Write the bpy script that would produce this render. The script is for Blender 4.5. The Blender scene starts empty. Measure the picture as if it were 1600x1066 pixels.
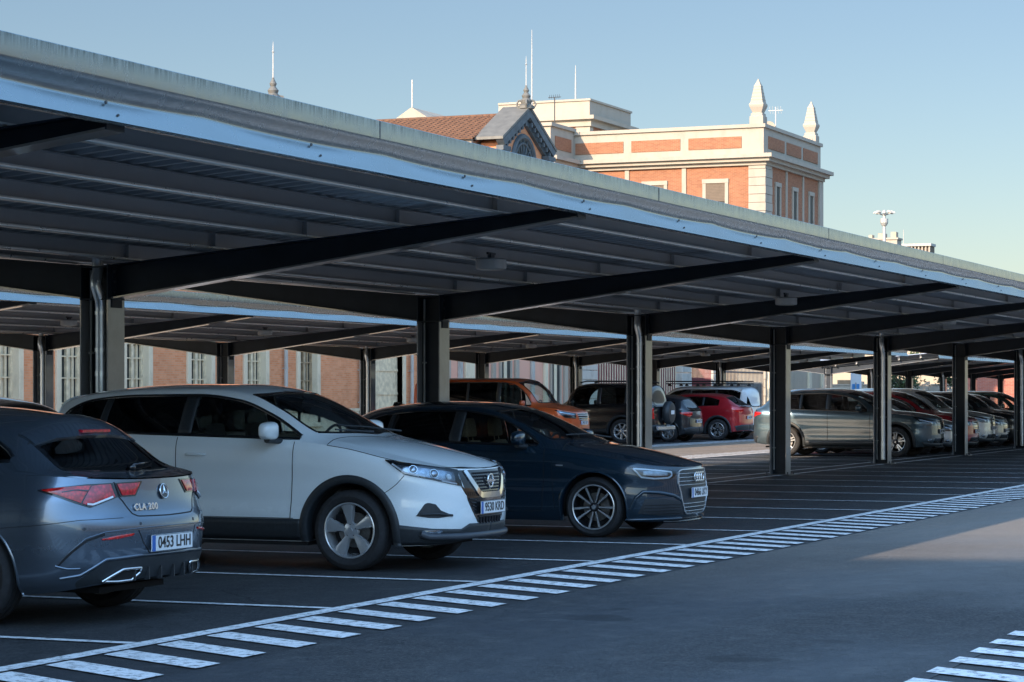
import bpy, math, random
import numpy as np
from mathutils import Vector, Matrix
PI = math.pi
R = math.radians
rnd = random.Random(7)
scene = bpy.context.scene
col = scene.collection

# ------------------------------------------------------------------ materials
def nmat(name):
    m = bpy.data.materials.new(name); m.use_nodes = True
    nt = m.node_tree
    return m, nt, nt.nodes['Principled BSDF']

def mix_col(nt, fac, a, b):
    n = nt.nodes.new('ShaderNodeMix'); n.data_type = 'RGBA'
    for s, v in ((6, a), (7, b)):
        if isinstance(v, (tuple, list)): n.inputs[s].default_value = (*v[:3], 1)
        else: nt.links.new(v, n.inputs[s])
    if isinstance(fac, (int, float)): n.inputs[0].default_value = fac
    else: nt.links.new(fac, n.inputs[0])
    return n.outputs[2]

def noise(nt, scale, detail=4, rough=.55, vec=None, dist=0):
    n = nt.nodes.new('ShaderNodeTexNoise')
    n.inputs['Scale'].default_value = scale; n.inputs['Detail'].default_value = detail
    n.inputs['Roughness'].default_value = rough; n.inputs['Distortion'].default_value = dist
    if vec is not None: nt.links.new(vec, n.inputs['Vector'])
    return n.outputs['Fac']

def ramp(nt, fac, stops):
    n = nt.nodes.new('ShaderNodeValToRGB'); r = n.color_ramp
    while len(r.elements) > 1: r.elements.remove(r.elements[-1])
    for i, (p, c) in enumerate(stops):
        e = r.elements[0] if i == 0 else r.elements.new(p)
        e.position = p
        e.color = (c, c, c, 1) if isinstance(c, (int, float)) else (*c[:3], 1)
    nt.links.new(fac, n.inputs[0])
    return n.outputs[0]

def coords(nt, kind='Object', scale=(1, 1, 1), rot=(0, 0, 0)):
    t = nt.nodes.new('ShaderNodeTexCoord'); mp = nt.nodes.new('ShaderNodeMapping')
    mp.inputs['Scale'].default_value = scale; mp.inputs['Rotation'].default_value = rot
    nt.links.new(t.outputs[kind], mp.inputs[0])
    return mp.outputs[0]

def bump(nt, h, strength, dist=.01):
    b = nt.nodes.new('ShaderNodeBump'); b.inputs['Strength'].default_value = strength
    b.inputs['Distance'].default_value = dist
    nt.links.new(h, b.inputs['Height'])
    nt.links.new(b.outputs[0], nt.nodes['Principled BSDF'].inputs['Normal'])

def simple(name, c, rough=.5, metal=0, var=.12, scale=6, coat=0, spec=.5, bmp=0):
    m, nt, p = nmat(name)
    v = coords(nt)
    f = noise(nt, scale, 5, vec=v)
    o = mix_col(nt, ramp(nt, f, [(.3, 0.), (.7, 1.)]), tuple(x*(1-var) for x in c), tuple(min(1, x*(1+var)) for x in c))
    nt.links.new(o, p.inputs['Base Color'])
    p.inputs['Roughness'].default_value = rough; p.inputs['Metallic'].default_value = metal
    p.inputs['Coat Weight'].default_value = coat; p.inputs['Coat Roughness'].default_value = .03
    p.inputs['Specular IOR Level'].default_value = spec
    if bmp: bump(nt, noise(nt, scale*8, 4, vec=v), bmp)
    return m

def paint(name, c, metal=.0, rough=.35, dirt=.25):
    m, nt, p = nmat(name)
    v = coords(nt)
    fl = noise(nt, 900, 1, vec=v)
    base = mix_col(nt, ramp(nt, fl, [(.4, 0.), (.65, 1.)]), tuple(x*.88 for x in c), tuple(min(1, x*1.14) for x in c))
    # road dust low on the panels and faint water marks
    sx = nt.nodes.new('ShaderNodeSeparateXYZ'); nt.links.new(v, sx.inputs[0])
    n1 = noise(nt, 5, 6, .65, vec=v)
    ad = nt.nodes.new('ShaderNodeMath'); ad.operation = 'MULTIPLY_ADD'
    nt.links.new(n1, ad.inputs[0]); ad.inputs[1].default_value = -.5; nt.links.new(sx.outputs[2], ad.inputs[2])
    dz = ramp(nt, ad.outputs[0], [(.0, dirt*1.5), (.22, dirt*.55), (.6, dirt*.12)])
    o = mix_col(nt, dz, base, (.17, .15, .13))
    nt.links.new(o, p.inputs['Base Color'])
    p.inputs['Metallic'].default_value = metal
    rr = nt.nodes.new('ShaderNodeMath'); rr.operation = 'MULTIPLY_ADD'
    nt.links.new(dz, rr.inputs[0]); rr.inputs[1].default_value = .5; rr.inputs[2].default_value = rough
    nt.links.new(rr.outputs[0], p.inputs['Roughness'])
    p.inputs['Coat Weight'].default_value = 1
    cr = nt.nodes.new('ShaderNodeMath'); cr.operation = 'MULTIPLY_ADD'
    nt.links.new(dz, cr.inputs[0]); cr.inputs[1].default_value = .35; cr.inputs[2].default_value = .03
    nt.links.new(cr.outputs[0], p.inputs['Coat Roughness'])
    return m

def glassmat(name, tint=(.35, .42, .4), refl=1.0, rough=.01):
    m = bpy.data.materials.new(name); m.use_nodes = True
    nt = m.node_tree; nt.nodes.clear()
    out = nt.nodes.new('ShaderNodeOutputMaterial')
    tr = nt.nodes.new('ShaderNodeBsdfTransparent'); tr.inputs[0].default_value = (*tint, 1)
    gl = nt.nodes.new('ShaderNodeBsdfGlossy'); gl.inputs['Roughness'].default_value = rough
    v = coords(nt, 'Object'); f = noise(nt, 3, 4, vec=v)
    gl.inputs[0].default_value = (.95, .97, 1, 1)
    fr = nt.nodes.new('ShaderNodeFresnel'); fr.inputs[0].default_value = 1.52
    mu = nt.nodes.new('ShaderNodeMath'); mu.operation = 'MULTIPLY_ADD'; mu.inputs[1].default_value = refl
    du = ramp(nt, f, [(.4, 0.), (.8, .03)])
    nt.links.new(fr.outputs[0], mu.inputs[0]); nt.links.new(du, mu.inputs[2])
    mx = nt.nodes.new('ShaderNodeMixShader')
    nt.links.new(mu.outputs[0], mx.inputs[0]); nt.links.new(tr.outputs[0], mx.inputs[1]); nt.links.new(gl.outputs[0], mx.inputs[2])
    nt.links.new(mx.outputs[0], out.inputs[0])
    return m

def asphalt(name, base, light, patch, lit_boost=None):
    m, nt, p = nmat(name)
    v = coords(nt)
    sp = noise(nt, 38, 4, .8, vec=v)
    big = noise(nt, .35, 5, .55, vec=coords(nt, scale=(.55, 1.2, 1)), dist=.6)
    mid = noise(nt, 3.5, 6, .7, vec=v)
    c0 = mix_col(nt, ramp(nt, sp, [(.42, 0.), (.52, .45), (.60, 1.)]), base, light)
    c1 = mix_col(nt, ramp(nt, big, [(.40, 0.), (.62, .8)]), c0, patch)
    c2 = mix_col(nt, ramp(nt, mid, [(.50, 0.), (.72, .5)]), c1, tuple(x*1.4 for x in light))
    c2 = mix_col(nt, ramp(nt, noise(nt, 9, 6, .75, vec=v), [(.50, 0.), (.66, .55)]), c2, tuple(x*.5 for x in base))
    grit = nt.nodes.new('ShaderNodeTexVoronoi'); grit.inputs['Scale'].default_value = 11; nt.links.new(v, grit.inputs['Vector'])
    gs = noise(nt, 300, 2, .7, vec=v)
    c3 = mix_col(nt, ramp(nt, grit.outputs[0], [(.04, .9), (.085, 0.)]), c2, tuple(min(1, x*2.2) for x in light))
    c3 = mix_col(nt, ramp(nt, gs, [(.38, .75), (.5, 0.)]), c3, tuple(x*.3 for x in base))
    crk = nt.nodes.new('ShaderNodeTexVoronoi'); crk.feature = 'DISTANCE_TO_EDGE'; crk.inputs['Scale'].default_value = .32
    wv = nt.nodes.new('ShaderNodeVectorMath'); wv.operation = 'MULTIPLY_ADD'; wv.inputs[1].default_value = (.35, .35, 0)
    cn = nt.nodes.new('ShaderNodeTexNoise'); cn.inputs['Scale'].default_value = 2.2; cn.inputs['Detail'].default_value = 6; nt.links.new(v, cn.inputs['Vector'])
    nt.links.new(cn.outputs['Color'], wv.inputs[0]); nt.links.new(v, wv.inputs[2]); nt.links.new(wv.outputs[0], crk.inputs['Vector'])
    cm = nt.nodes.new('ShaderNodeMath'); cm.operation = 'MULTIPLY'
    nt.links.new(ramp(nt, crk.outputs[0], [(.0, .9), (.006, 0.)]), cm.inputs[0]); nt.links.new(ramp(nt, noise(nt, .15, 2, vec=v), [(.5, 0.), (.6, 1.)]), cm.inputs[1])
    c3 = mix_col(nt, cm.outputs[0], c3, tuple(x*.35 for x in base))
    drip = noise(nt, 1.1, 3, .5, vec=v)
    c3 = mix_col(nt, ramp(nt, drip, [(.66, 0.), (.70, .6)]), c3, tuple(x*.5 for x in base))
    if lit_boost:      # lane colour lightened further along, standing in for sun on the bright patch
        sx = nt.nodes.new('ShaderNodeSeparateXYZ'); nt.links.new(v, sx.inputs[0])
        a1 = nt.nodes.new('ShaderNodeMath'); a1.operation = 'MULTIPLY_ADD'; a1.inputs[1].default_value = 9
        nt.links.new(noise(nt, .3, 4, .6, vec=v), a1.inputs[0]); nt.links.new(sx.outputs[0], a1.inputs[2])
        mw = nt.nodes.new('ShaderNodeMapRange'); mw.inputs[1].default_value = lit_boost[0]; mw.inputs[2].default_value = lit_boost[1]; mw.inputs[4].default_value = lit_boost[3]
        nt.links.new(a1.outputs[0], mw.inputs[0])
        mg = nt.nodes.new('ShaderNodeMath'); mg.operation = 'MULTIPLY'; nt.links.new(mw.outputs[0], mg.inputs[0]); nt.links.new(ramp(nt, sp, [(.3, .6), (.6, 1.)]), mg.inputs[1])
        c3 = mix_col(nt, mg.outputs[0], c3, lit_boost[2])
    nt.links.new(c3, p.inputs['Base Color'])
    nt.links.new(ramp(nt, big, [(.35, .80), (.65, .46)]), p.inputs['Roughness'])
    p.inputs['Specular IOR Level'].default_value = .28
    bump(nt, sp, .8, .012)
    return m

M = {}
M['lot'] = asphalt('asphalt_lot', (.026, .029, .034), (.085, .085, .086), (.044, .048, .053))
M['road_lit'] = M['lot']
def white_paint():
    m, nt, p = nmat('road_paint')
    v = coords(nt)
    w = noise(nt, 14, 8, .8, vec=v)
    o = mix_col(nt, ramp(nt, w, [(.41, 1.), (.50, 0.)]), (.84, .84, .84), (.22, .22, .22))
    g = noise(nt, 1.2, 4, .6, vec=v)
    o2 = mix_col(nt, ramp(nt, g, [(.4, 0.), (.7, .5)]), o, (.62, .62, .62))
    nt.links.new(o2, p.inputs['Base Color']); p.inputs['Roughness'].default_value = .7
    bump(nt, noise(nt, 90, 3, vec=v), .4, .004)
    return m
M['line'] = white_paint()

def galv(name, c, rough, streak=0., metal=.9):
    m, nt, p = nmat(name)
    v = coords(nt)
    a = noise(nt, 9, 5, .6, vec=coords(nt, scale=(1, 1, 1)))
    s = noise(nt, 22, 5, .7, vec=coords(nt, scale=(2.2, .02, .25)))
    o = mix_col(nt, ramp(nt, a, [(.3, 0.), (.7, 1.)]), tuple(x*.9 for x in c), c)
    if streak:
        sx = nt.nodes.new('ShaderNodeSeparateXYZ'); nt.links.new(v, sx.inputs[0])
        mr = nt.nodes.new('ShaderNodeMapRange'); mr.inputs[1].default_value = 3.41; mr.inputs[2].default_value = 3.50
        nt.links.new(sx.outputs[2], mr.inputs[0])
        mm = nt.nodes.new('ShaderNodeMath'); mm.operation = 'MULTIPLY'
        nt.links.new(mr.outputs[0], mm.inputs[0]); nt.links.new(ramp(nt, s, [(.40, 0.), (.62, 1.)]), mm.inputs[1])
        m2 = nt.nodes.new('ShaderNodeMath'); m2.operation = 'MULTIPLY'; m2.inputs[1].default_value = streak
        nt.links.new(mm.outputs[0], m2.inputs[0])
        o = mix_col(nt, m2.outputs[0], o, (.10, .12, .12))
    nt.links.new(o, p.inputs['Base Color'])
    nt.links.new(ramp(nt, a, [(.3, rough*.8), (.7, rough*1.25)]), p.inputs['Roughness'])
    p.inputs['Metallic'].default_value = metal
    bump(nt, noise(nt, 1.2, 1, vec=coords(nt, scale=(.5, 1, 1))), .03, .03)
    return m
M['fascia'] = galv('fascia_galvanised', (.36, .41, .43), .24, .85)
M['fascia2'] = galv('trim_galvanised', (.55, .61, .65), .34, 0)
M['deck'] = galv('deck_underside', (.52, .54, .57), .40, 0, .6)
M['purlin'] = galv('purlin_galvanised', (.38, .38, .385), .40, 0, .5)
M['lip'] = galv('purlin_lip_glint', (.88, .84, .78), .32, 0, .75)  # paler and warmer than the purlin, reflected glint put into the colour
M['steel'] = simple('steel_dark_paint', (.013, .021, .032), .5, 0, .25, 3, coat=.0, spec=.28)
M['flange'] = simple('beam_flange_lightened', (.20, .20, .20), .3, .2, .2, 3, coat=.6)  # bottom flange paler than the web, bounced ground light put into the colour
M['colface'] = simple('column_flange_lightened', (.24, .25, .265), .32, .2, .2, 3, coat=.4)  # column flanges lighter than the web, sky light painted into their colour
M['steelgrey'] = simple('steel_grey_paint', (.045, .05, .06), .4, 0, .2, 3)
M['pipe'] = simple('downpipe_zinc', (.62, .67, .70), .28, .75, .08, 2)
M['lampbody'] = simple('lamp_housing', (.42, .43, .43), .5)
M['lampglass'] = simple('lamp_lens', (.55, .55, .50), .2)
M['rubber'] = simple('tyre_rubber', (.018, .018, .02), .75, 0, .3, 30, bmp=.2)
M['blackplastic'] = simple('black_plastic', (.02, .024, .028), .5, 0, .2, 40, bmp=.1)
M['gloss_black'] = simple('gloss_black', (.008, .009, .011), .08, 0, .1, 20, coat=.5)
M['seam'] = simple('panel_gap', (.012, .012, .014), .8)
M['dark'] = simple('underbody_dark', (.012, .012, .013), .9)
M['alloy'] = simple('alloy_silver', (.52, .53, .54), .26, .6, .06, 15, coat=.5)
M['alloy_dark'] = simple('alloy_dark', (.03, .03, .035), .3, .6, .1, 15)
M['chrome'] = simple('chrome', (.75, .76, .77), .08, 1, .04, 10)
M['disc'] = simple('brake_disc', (.35, .34, .33), .35, .9, .2, 30)
M['glass'] = glassmat('window_glass', (.76, .83, .81))
M['windscreen'] = glassmat('windscreen_glass', (.90, .95, .92))
M['privacy'] = glassmat('privacy_glass', (.025, .03, .03))
M['lens'] = glassmat('lamp_clear_lens', (.85, .88, .9))
M['reflector'] = simple('headlamp_reflector', (.26, .30, .35), .15, .9, .35, 25)
M['led'] = simple('headlamp_white_strip', (.75, .8, .85), .25, 0, .05)
def redlens(name, c):
    m, nt, p = nmat(name)
    v = coords(nt)
    b = nt.nodes.new('ShaderNodeTexVoronoi'); b.inputs['Scale'].default_value = 40; nt.links.new(v, b.inputs['Vector'])
    o = mix_col(nt, ramp(nt, b.outputs[0], [(.1, 0.), (.7, 1.)]), c, tuple(x*.45 for x in c))
    nt.links.new(o, p.inputs['Base Color']); p.inputs['Roughness'].default_value = .12
    p.inputs['Coat Weight'].default_value = 1
    return m
M['redlens'] = redlens('tail_lamp_red', (.85, .012, .012))
M['pinklens'] = redlens('tail_lamp_pale', (.75, .02, .045))
M['seat'] = simple('seat_fabric', (.07, .07, .072), .85, 0, .3, 50, bmp=.2)
M['tanseat'] = simple('seat_tan', (.34, .25, .16), .8, 0, .2, 40)
M['plate'] = simple('plate_white', (.72, .73, .74), .35, 0, .03)
M['plateblue'] = simple('plate_blue', (.02, .12, .42), .35)
M['ink'] = simple('plate_ink', (.02, .02, .022), .5)
M['badge'] = simple('badge_chrome', (.78, .79, .8), .15, .95, .04)

def brick(name, c1, c2, mortar, scale=1., stain=.3):
    m, nt, p = nmat(name)
    t = nt.nodes.new('ShaderNodeTexCoord')
    sx = nt.nodes.new('ShaderNodeSeparateXYZ'); nt.links.new(t.outputs['Object'], sx.inputs[0])
    ad = nt.nodes.new('ShaderNodeMath'); nt.links.new(sx.outputs[0], ad.inputs[0]); nt.links.new(sx.outputs[1], ad.inputs[1])
    cb = nt.nodes.new('ShaderNodeCombineXYZ'); nt.links.new(ad.outputs[0], cb.inputs[0]); nt.links.new(sx.outputs[2], cb.inputs[1])
    b = nt.nodes.new('ShaderNodeTexBrick'); nt.links.new(cb.outputs[0], b.inputs[0])
    b.inputs['Scale'].default_value = 1; b.inputs['Brick Width'].default_value = .26*scale; b.inputs['Row Height'].default_value = .075*scale
    b.inputs['Mortar Size'].default_value = .008*scale; b.inputs['Color1'].default_value = (*c1, 1); b.inputs['Color2'].default_value = (*c2, 1)
    b.inputs['Mortar'].default_value = (*mortar, 1); b.inputs['Mortar Smooth'].default_value = .3
    f = noise(nt, .9, 6, .65, vec=t.outputs['Object'])
    o = mix_col(nt, ramp(nt, f, [(.45, 0.), (.75, stain)]), b.outputs[0], tuple(x*.45 for x in c1))
    g = noise(nt, 4, 6, .7, vec=t.outputs['Object'])
    o = mix_col(nt, ramp(nt, g, [(.5, 0.), (.8, .35)]), o, tuple(min(1, x*1.35) for x in c2))
    nt.links.new(o, p.inputs['Base Color']); p.inputs['Roughness'].default_value = .85
    bump(nt, b.outputs[1], -.3, .01)
    return m
M['brick'] = brick('brick_salmon', (.60, .21, .085), (.68, .29, .14), (.55, .32, .19))
M['brick_orange'] = brick('brick_orange', (.225, .078, .034), (.31, .12, .055), (.30, .19, .12), stain=.15)
M['brick_red'] = brick('brick_red', (.34, .09, .06), (.42, .14, .09), (.35, .22, .18), 1.3)

def stucco(name, c, stain=.45, dark=(.2, .17, .13), sc=1.5):
    m, nt, p = nmat(name)
    v = coords(nt)
    f = noise(nt, sc, 7, .7, vec=coords(nt, scale=(1, 1, .45)))
    g = noise(nt, 25, 4, .6, vec=v)
    o = mix_col(nt, ramp(nt, f, [(.48, 0.), (.78, stain)]), c, dark)
    o = mix_col(nt, ramp(nt, g, [(.3, .15), (.6, 0.)]), o, tuple(x*.7 for x in c))
    nt.links.new(o, p.inputs['Base Color']); p.inputs['Roughness'].default_value = .9
    bump(nt, g, .25, .01)
    return m
M['cream'] = stucco('stucco_cream', (.40, .33, .245))
M['whitewall'] = stucco('stucco_white', (.36, .315, .255), .45)
M['stone'] = stucco('stone_grey', (.42, .40, .36), .6, (.14, .13, .11), 3)
M['surround'] = stucco('window_surround', (.66, .56, .40), .5, (.24, .2, .15), 3)
M['pink'] = stucco('stucco_pink', (.68, .36, .26), .3, (.3, .18, .14))
M['slate'] = simple('gable_grey_paint', (.07, .085, .095), .6, 0, .3, 3)
M['lead'] = simple('gable_roof_lead', (.13, .125, .11), .6, 0, .2, 3)
M['wood'] = simple('shutter_wood', (.34, .25, .15), .6, 0, .35, 5)
M['woodpale'] = simple('window_paint_cream', (.68, .56, .38), .5, 0, .25, 5)
M['pane'] = simple('old_window_pane', (.035, .04, .04), .35, 0, .3, 2, spec=.15)
M['iron'] = simple('iron_dark', (.03, .03, .035), .6)
M['maroon'] = simple('maroon_panel', (.17, .04, .045), .6, 0, .25, 3)
M['blind'] = simple('roller_blind', (.13, .095, .065), .7)
M['bluesign'] = simple('blue_sign', (.06, .25, .55), .4)
M['antenna'] = simple('antenna_metal', (.42, .41, .38), .5, .3)
def tiles():
    m, nt, p = nmat('terracotta_tiles')
    v = coords(nt)
    w = nt.nodes.new('ShaderNodeTexWave'); w.wave_type = 'BANDS'; w.bands_direction = 'Y'; w.inputs['Scale'].default_value = 1.6
    nt.links.new(v, w.inputs[0])
    f = noise(nt, 6, 5, .7, vec=v)
    o = mix_col(nt, ramp(nt, f, [(.3, 0.), (.7, 1.)]), (.075, .034, .018), (.17, .082, .043))
    nt.links.new(o, p.inputs['Base Color']); p.inputs['Roughness'].default_value = .85
    return m
M['tiles'] = tiles()
M['leaf'] = simple('leaves', (.05, .08, .025), .6, 0, .5, 2)
M['bark'] = simple('bark', (.12, .09, .06), .9)

PAINTS = dict(
    white=paint('paint_white', (.80, .85, .86), 0, .25, .10),
    navy=paint('paint_dark_blue', (.008, .028, .05), .35, .25, .02),
    blue_grey=paint('paint_blue_grey_metallic', (.14, .18, .23), .8, .26, .06),
    orange=paint('paint_orange', (.55, .09, .015), .3, .35, .1),
    black=paint('paint_black', (.004, .005, .007), .0, .3, .0),
    dark=paint('paint_charcoal', (.014, .018, .024), .3, .3, .05),
    red=paint('paint_red', (.42, .01, .02), .35, .3, .08),
    darkred=paint('paint_dark_red', (.30, .012, .02), .3, .3, .08),
    teal=paint('paint_teal_grey', (.06, .10, .125), .6, .28, .12),
    silver=paint('paint_silver', (.48, .50, .50), .7, .3, .1),
    pale=paint('paint_pale_silver', (.58, .60, .58), .6, .3, .1),
    grey=paint('paint_grey', (.25, .26, .26), .6, .3, .1),
    van=paint('paint_van_white', (.72, .75, .77), 0, .35, .1),
    green=paint('paint_dark_green', (.02, .05, .035), .3, .3, .1),
)

# ------------------------------------------------------------------ object helpers
def tag(o, label=None, cat=None, group=None, kind=None):
    if label: o['label'] = label
    if cat: o['category'] = cat
    if group: o['group'] = group
    if kind: o['kind'] = kind
    return o

def empty(name, loc=(0, 0, 0), rz=0, parent=None):
    o = bpy.data.objects.new(name, None); col.objects.link(o)
    o.location = loc; o.rotation_euler = (0, 0, rz); o.empty_display_size = .2
    if parent: o.parent = parent
    return o

class MB:
    def __init__(s): s.v = []; s.f = []; s.m = []; s.mats = []; s.cur = 0
    def mat(s, m):
        if m not in s.mats: s.mats.append(m)
        s.cur = s.mats.index(m); return s
    def add(s, vs, fs):
        b = len(s.v); s.v.extend([tuple(map(float, p)) for p in vs])
        for f in fs: s.f.append(tuple(int(i)+b for i in f)); s.m.append(s.cur)
        return s
    def box(s, x0, x1, y0, y1, z0, z1, bev=0):
        if bev <= 0:
            vs = [(x0,y0,z0),(x1,y0,z0),(x1,y1,z0),(x0,y1,z0),(x0,y0,z1),(x1,y0,z1),(x1,y1,z1),(x0,y1,z1)]
            fs = [(0,3,2,1),(4,5,6,7),(0,1,5,4),(1,2,6,5),(2,3,7,6),(3,0,4,7)]
            return s.add(vs, fs)
        b = bev; vs = []; fs = []
        rings = [(z0, b), (z0+b, 0), (z1-b, 0), (z1, b)]
        for z, i in rings:
            a0, a1, c0, c1 = x0+i, x1-i, y0+i, y1-i
            q = b
            vs += [(a0+q,c0,z),(a1-q,c0,z),(a1,c0+q,z),(a1,c1-q,z),(a1-q,c1,z),(a0+q,c1,z),(a0,c1-q,z),(a0,c0+q,z)]
        for r in range(3):
            for k in range(8):
                fs.append((r*8+k, r*8+(k+1)%8, r*8+8+(k+1)%8, r*8+8+k))
        fs.append(tuple(range(7, -1, -1))); fs.append(tuple(range(24, 32)))
        return s.add(vs, fs)
    def tube(s, pts, r, n=10, cap=True):
        pts = [Vector(p) for p in pts]; k = len(pts)
        rs = r if isinstance(r, (list, tuple)) else [r]*k
        vs = []; up = None
        for i, p in enumerate(pts):
            d = (pts[min(i+1, k-1)] - pts[max(i-1, 0)]).normalized()
            if up is None: up = Vector((0, 0, 1)) if abs(d.z) < .9 else Vector((1, 0, 0))
            a = d.cross(up).normalized(); b = a.cross(d).normalized(); up = b
            for j in range(n):
                t = 2*PI*j/n
                vs.append(p + (a*math.cos(t) + b*math.sin(t))*rs[i])
        fs = []
        for i in range(k-1):
            for j in range(n):
                fs.append((i*n+j, i*n+(j+1)%n, (i+1)*n+(j+1)%n, (i+1)*n+j))
        if cap: fs += [tuple(range(n-1, -1, -1)), tuple(range((k-1)*n, k*n))]
        return s.add(vs, fs)
    def cyl(s, p, r, h, n=20, axis='z', r2=None):
        d = {'x': (1, 0, 0), 'y': (0, 1, 0), 'z': (0, 0, 1)}[axis]
        q = tuple(p[i]+d[i]*h for i in range(3))
        return s.tube([p, q], [r, r if r2 is None else r2], n)
    def lathe(s, prof, c=(0, 0, 0), n=32, axis='z'):
        vs = []; k = len(prof)
        for i in range(n):
            t = 2*PI*i/n
            for r, h in prof:
                a, b = r*math.cos(t), r*math.sin(t)
                p = (a, b, h) if axis == 'z' else ((a, h, b) if axis == 'y' else (h, a, b))
                vs.append((p[0]+c[0], p[1]+c[1], p[2]+c[2]))
        fs = []
        for i in range(n):
            for j in range(k-1):
                q = (i*k+j, ((i+1) % n)*k+j, ((i+1) % n)*k+j+1, i*k+j+1)
                fs.append(q if axis != 'y' else q[::-1])
        return s.add(vs, fs)
    def prism(s, poly, axis, a, b):
        # poly: 2-D points in the plane normal to axis, extruded from a to b
        def P(u, v, w): return {'x': (w, u, v), 'y': (u, w, v), 'z': (u, v, w)}[axis]
        n = len(poly)
        vs = [P(u, v, a) for u, v in poly] + [P(u, v, b) for u, v in poly]
        fs = [tuple(range(n-1, -1, -1)), tuple(range(n, 2*n))]
        for i in range(n): fs.append((i, (i+1) % n, n+(i+1) % n, n+i))
        return s.add(vs, fs)
    def build(s, name, mat=None, parent=None, smooth=False, bevel=0, loc=None, angle=40):
        me = bpy.data.meshes.new(name); me.from_pydata(s.v, [], s.f)
        mats = s.mats if s.mats else [mat]
        if mat is not None and not s.mats: mats = [mat]
        for m in mats: me.materials.append(m)
        if s.mats: me.polygons.foreach_set('material_index', s.m)
        import bmesh
        bm = bmesh.new(); bm.from_mesh(me)
        bmesh.ops.recalc_face_normals(bm, faces=bm.faces)
        if smooth:
            ca = math.radians(angle)
            for f in bm.faces: f.smooth = True
            for e in bm.edges:
                if len(e.link_faces) == 2 and e.calc_face_angle(0) > ca: e.smooth = False
        bm.to_mesh(me); bm.free()
        o = bpy.data.objects.new(name, me); col.objects.link(o)
        if loc: o.location = loc
        if parent: o.parent = parent
        if bevel:
            b = o.modifiers.new('bevel', 'BEVEL'); b.width = bevel; b.segments = 2; b.limit_method = 'ANGLE'
        return o

def kids(o): return [c for c in bpy.data.objects if c.parent == o]
def copy_tree(o, parent=None, kd=None):
    if kd is None:
        kd = {}
        for c in bpy.data.objects:
            if c.parent: kd.setdefault(c.parent.name, []).append(c)
    c = o.copy(); col.objects.link(c); c.parent = parent
    for ch in kd.get(o.name, []): copy_tree(ch, c, kd)
    return c

def text_mesh(body, size, name='lettering', extrude=.002, bold=0., spacing=1.):
    cu = bpy.data.curves.new('txt', 'FONT'); cu.body = body; cu.size = size; cu.extrude = extrude
    cu.align_x = 'CENTER'; cu.align_y = 'CENTER'; cu.offset = bold; cu.space_character = spacing
    o = bpy.data.objects.new('txt', cu); col.objects.link(o)
    dg = bpy.context.evaluated_depsgraph_get()
    me = bpy.data.meshes.new_from_object(o.evaluated_get(dg))
    bpy.data.objects.remove(o); me.name = name
    return me

class Prof:
    """monotone cubic through points"""
    def __init__(s, pts):
        pts = sorted(pts)
        s.x = np.array([p[0] for p in pts], float); s.y = np.array([p[1] for p in pts], float)
        h = np.diff(s.x); d = np.diff(s.y)/h
        m = np.zeros(len(pts))
        m[0], m[-1] = d[0], d[-1]
        for i in range(1, len(pts)-1):
            if d[i-1]*d[i] > 0:
                w1, w2 = 2*h[i]+h[i-1], h[i]+2*h[i-1]
                m[i] = (w1+w2)/(w1/d[i-1]+w2/d[i])
        s.m = m
    def __call__(s, q):
        q = np.clip(np.asarray(q, float), s.x[0], s.x[-1])
        i = np.clip(np.searchsorted(s.x, q)-1, 0, len(s.x)-2)
        h = s.x[i+1]-s.x[i]; t = (q-s.x[i])/h
        return ((2*t**3-3*t**2+1)*s.y[i]+(t**3-2*t**2+t)*h*s.m[i]+(-2*t**3+3*t**2)*s.y[i+1]+(t**3-t**2)*h*s.m[i+1])
# ------------------------------------------------------------------ car surfaces
class Surf:
    def __init__(s, u, v, P):
        s.u, s.v, s.P = np.asarray(u), np.asarray(v), P
        du = np.gradient(P, axis=0); dv = np.gradient(P, axis=1)
        n = np.cross(du, dv); l = np.linalg.norm(n, axis=2, keepdims=True); l[l < 1e-9] = 1
        s.N = n/l
    def _w(s, u, v):
        u = np.clip(u, s.u[0], s.u[-1]); v = np.clip(v, s.v[0], s.v[-1])
        i = np.clip(np.searchsorted(s.u, u)-1, 0, len(s.u)-2); j = np.clip(np.searchsorted(s.v, v)-1, 0, len(s.v)-2)
        a = (u-s.u[i])/(s.u[i+1]-s.u[i]); b = (v-s.v[j])/(s.v[j+1]-s.v[j])
        return i, j, a[..., None], b[..., None]
    def at(s, u, v):
        u, v = np.broadcast_arrays(np.asarray(u, float), np.asarray(v, float))
        i, j, a, b = s._w(u, v)
        f = lambda T: (T[i, j]*(1-a)*(1-b)+T[i+1, j]*a*(1-b)+T[i, j+1]*(1-a)*b+T[i+1, j+1]*a*b)
        N = f(s.N); N /= np.maximum(np.linalg.norm(N, axis=-1, keepdims=True), 1e-9)
        return f(s.P), N

def grid_faces(n, m):
    return [(i*m+j, i*m+j+1, (i+1)*m+j+1, (i+1)*m+j) for i in range(n-1) for j in range(m-1)]

def resample(pts, n):
    p = np.asarray(pts, float); d = np.r_[0, np.cumsum(np.linalg.norm(np.diff(p, axis=0), axis=1))]
    q = np.linspace(0, d[-1], n)
    return np.stack([np.interp(q, d, p[:, k]) for k in range(p.shape[1])], 1)

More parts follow.
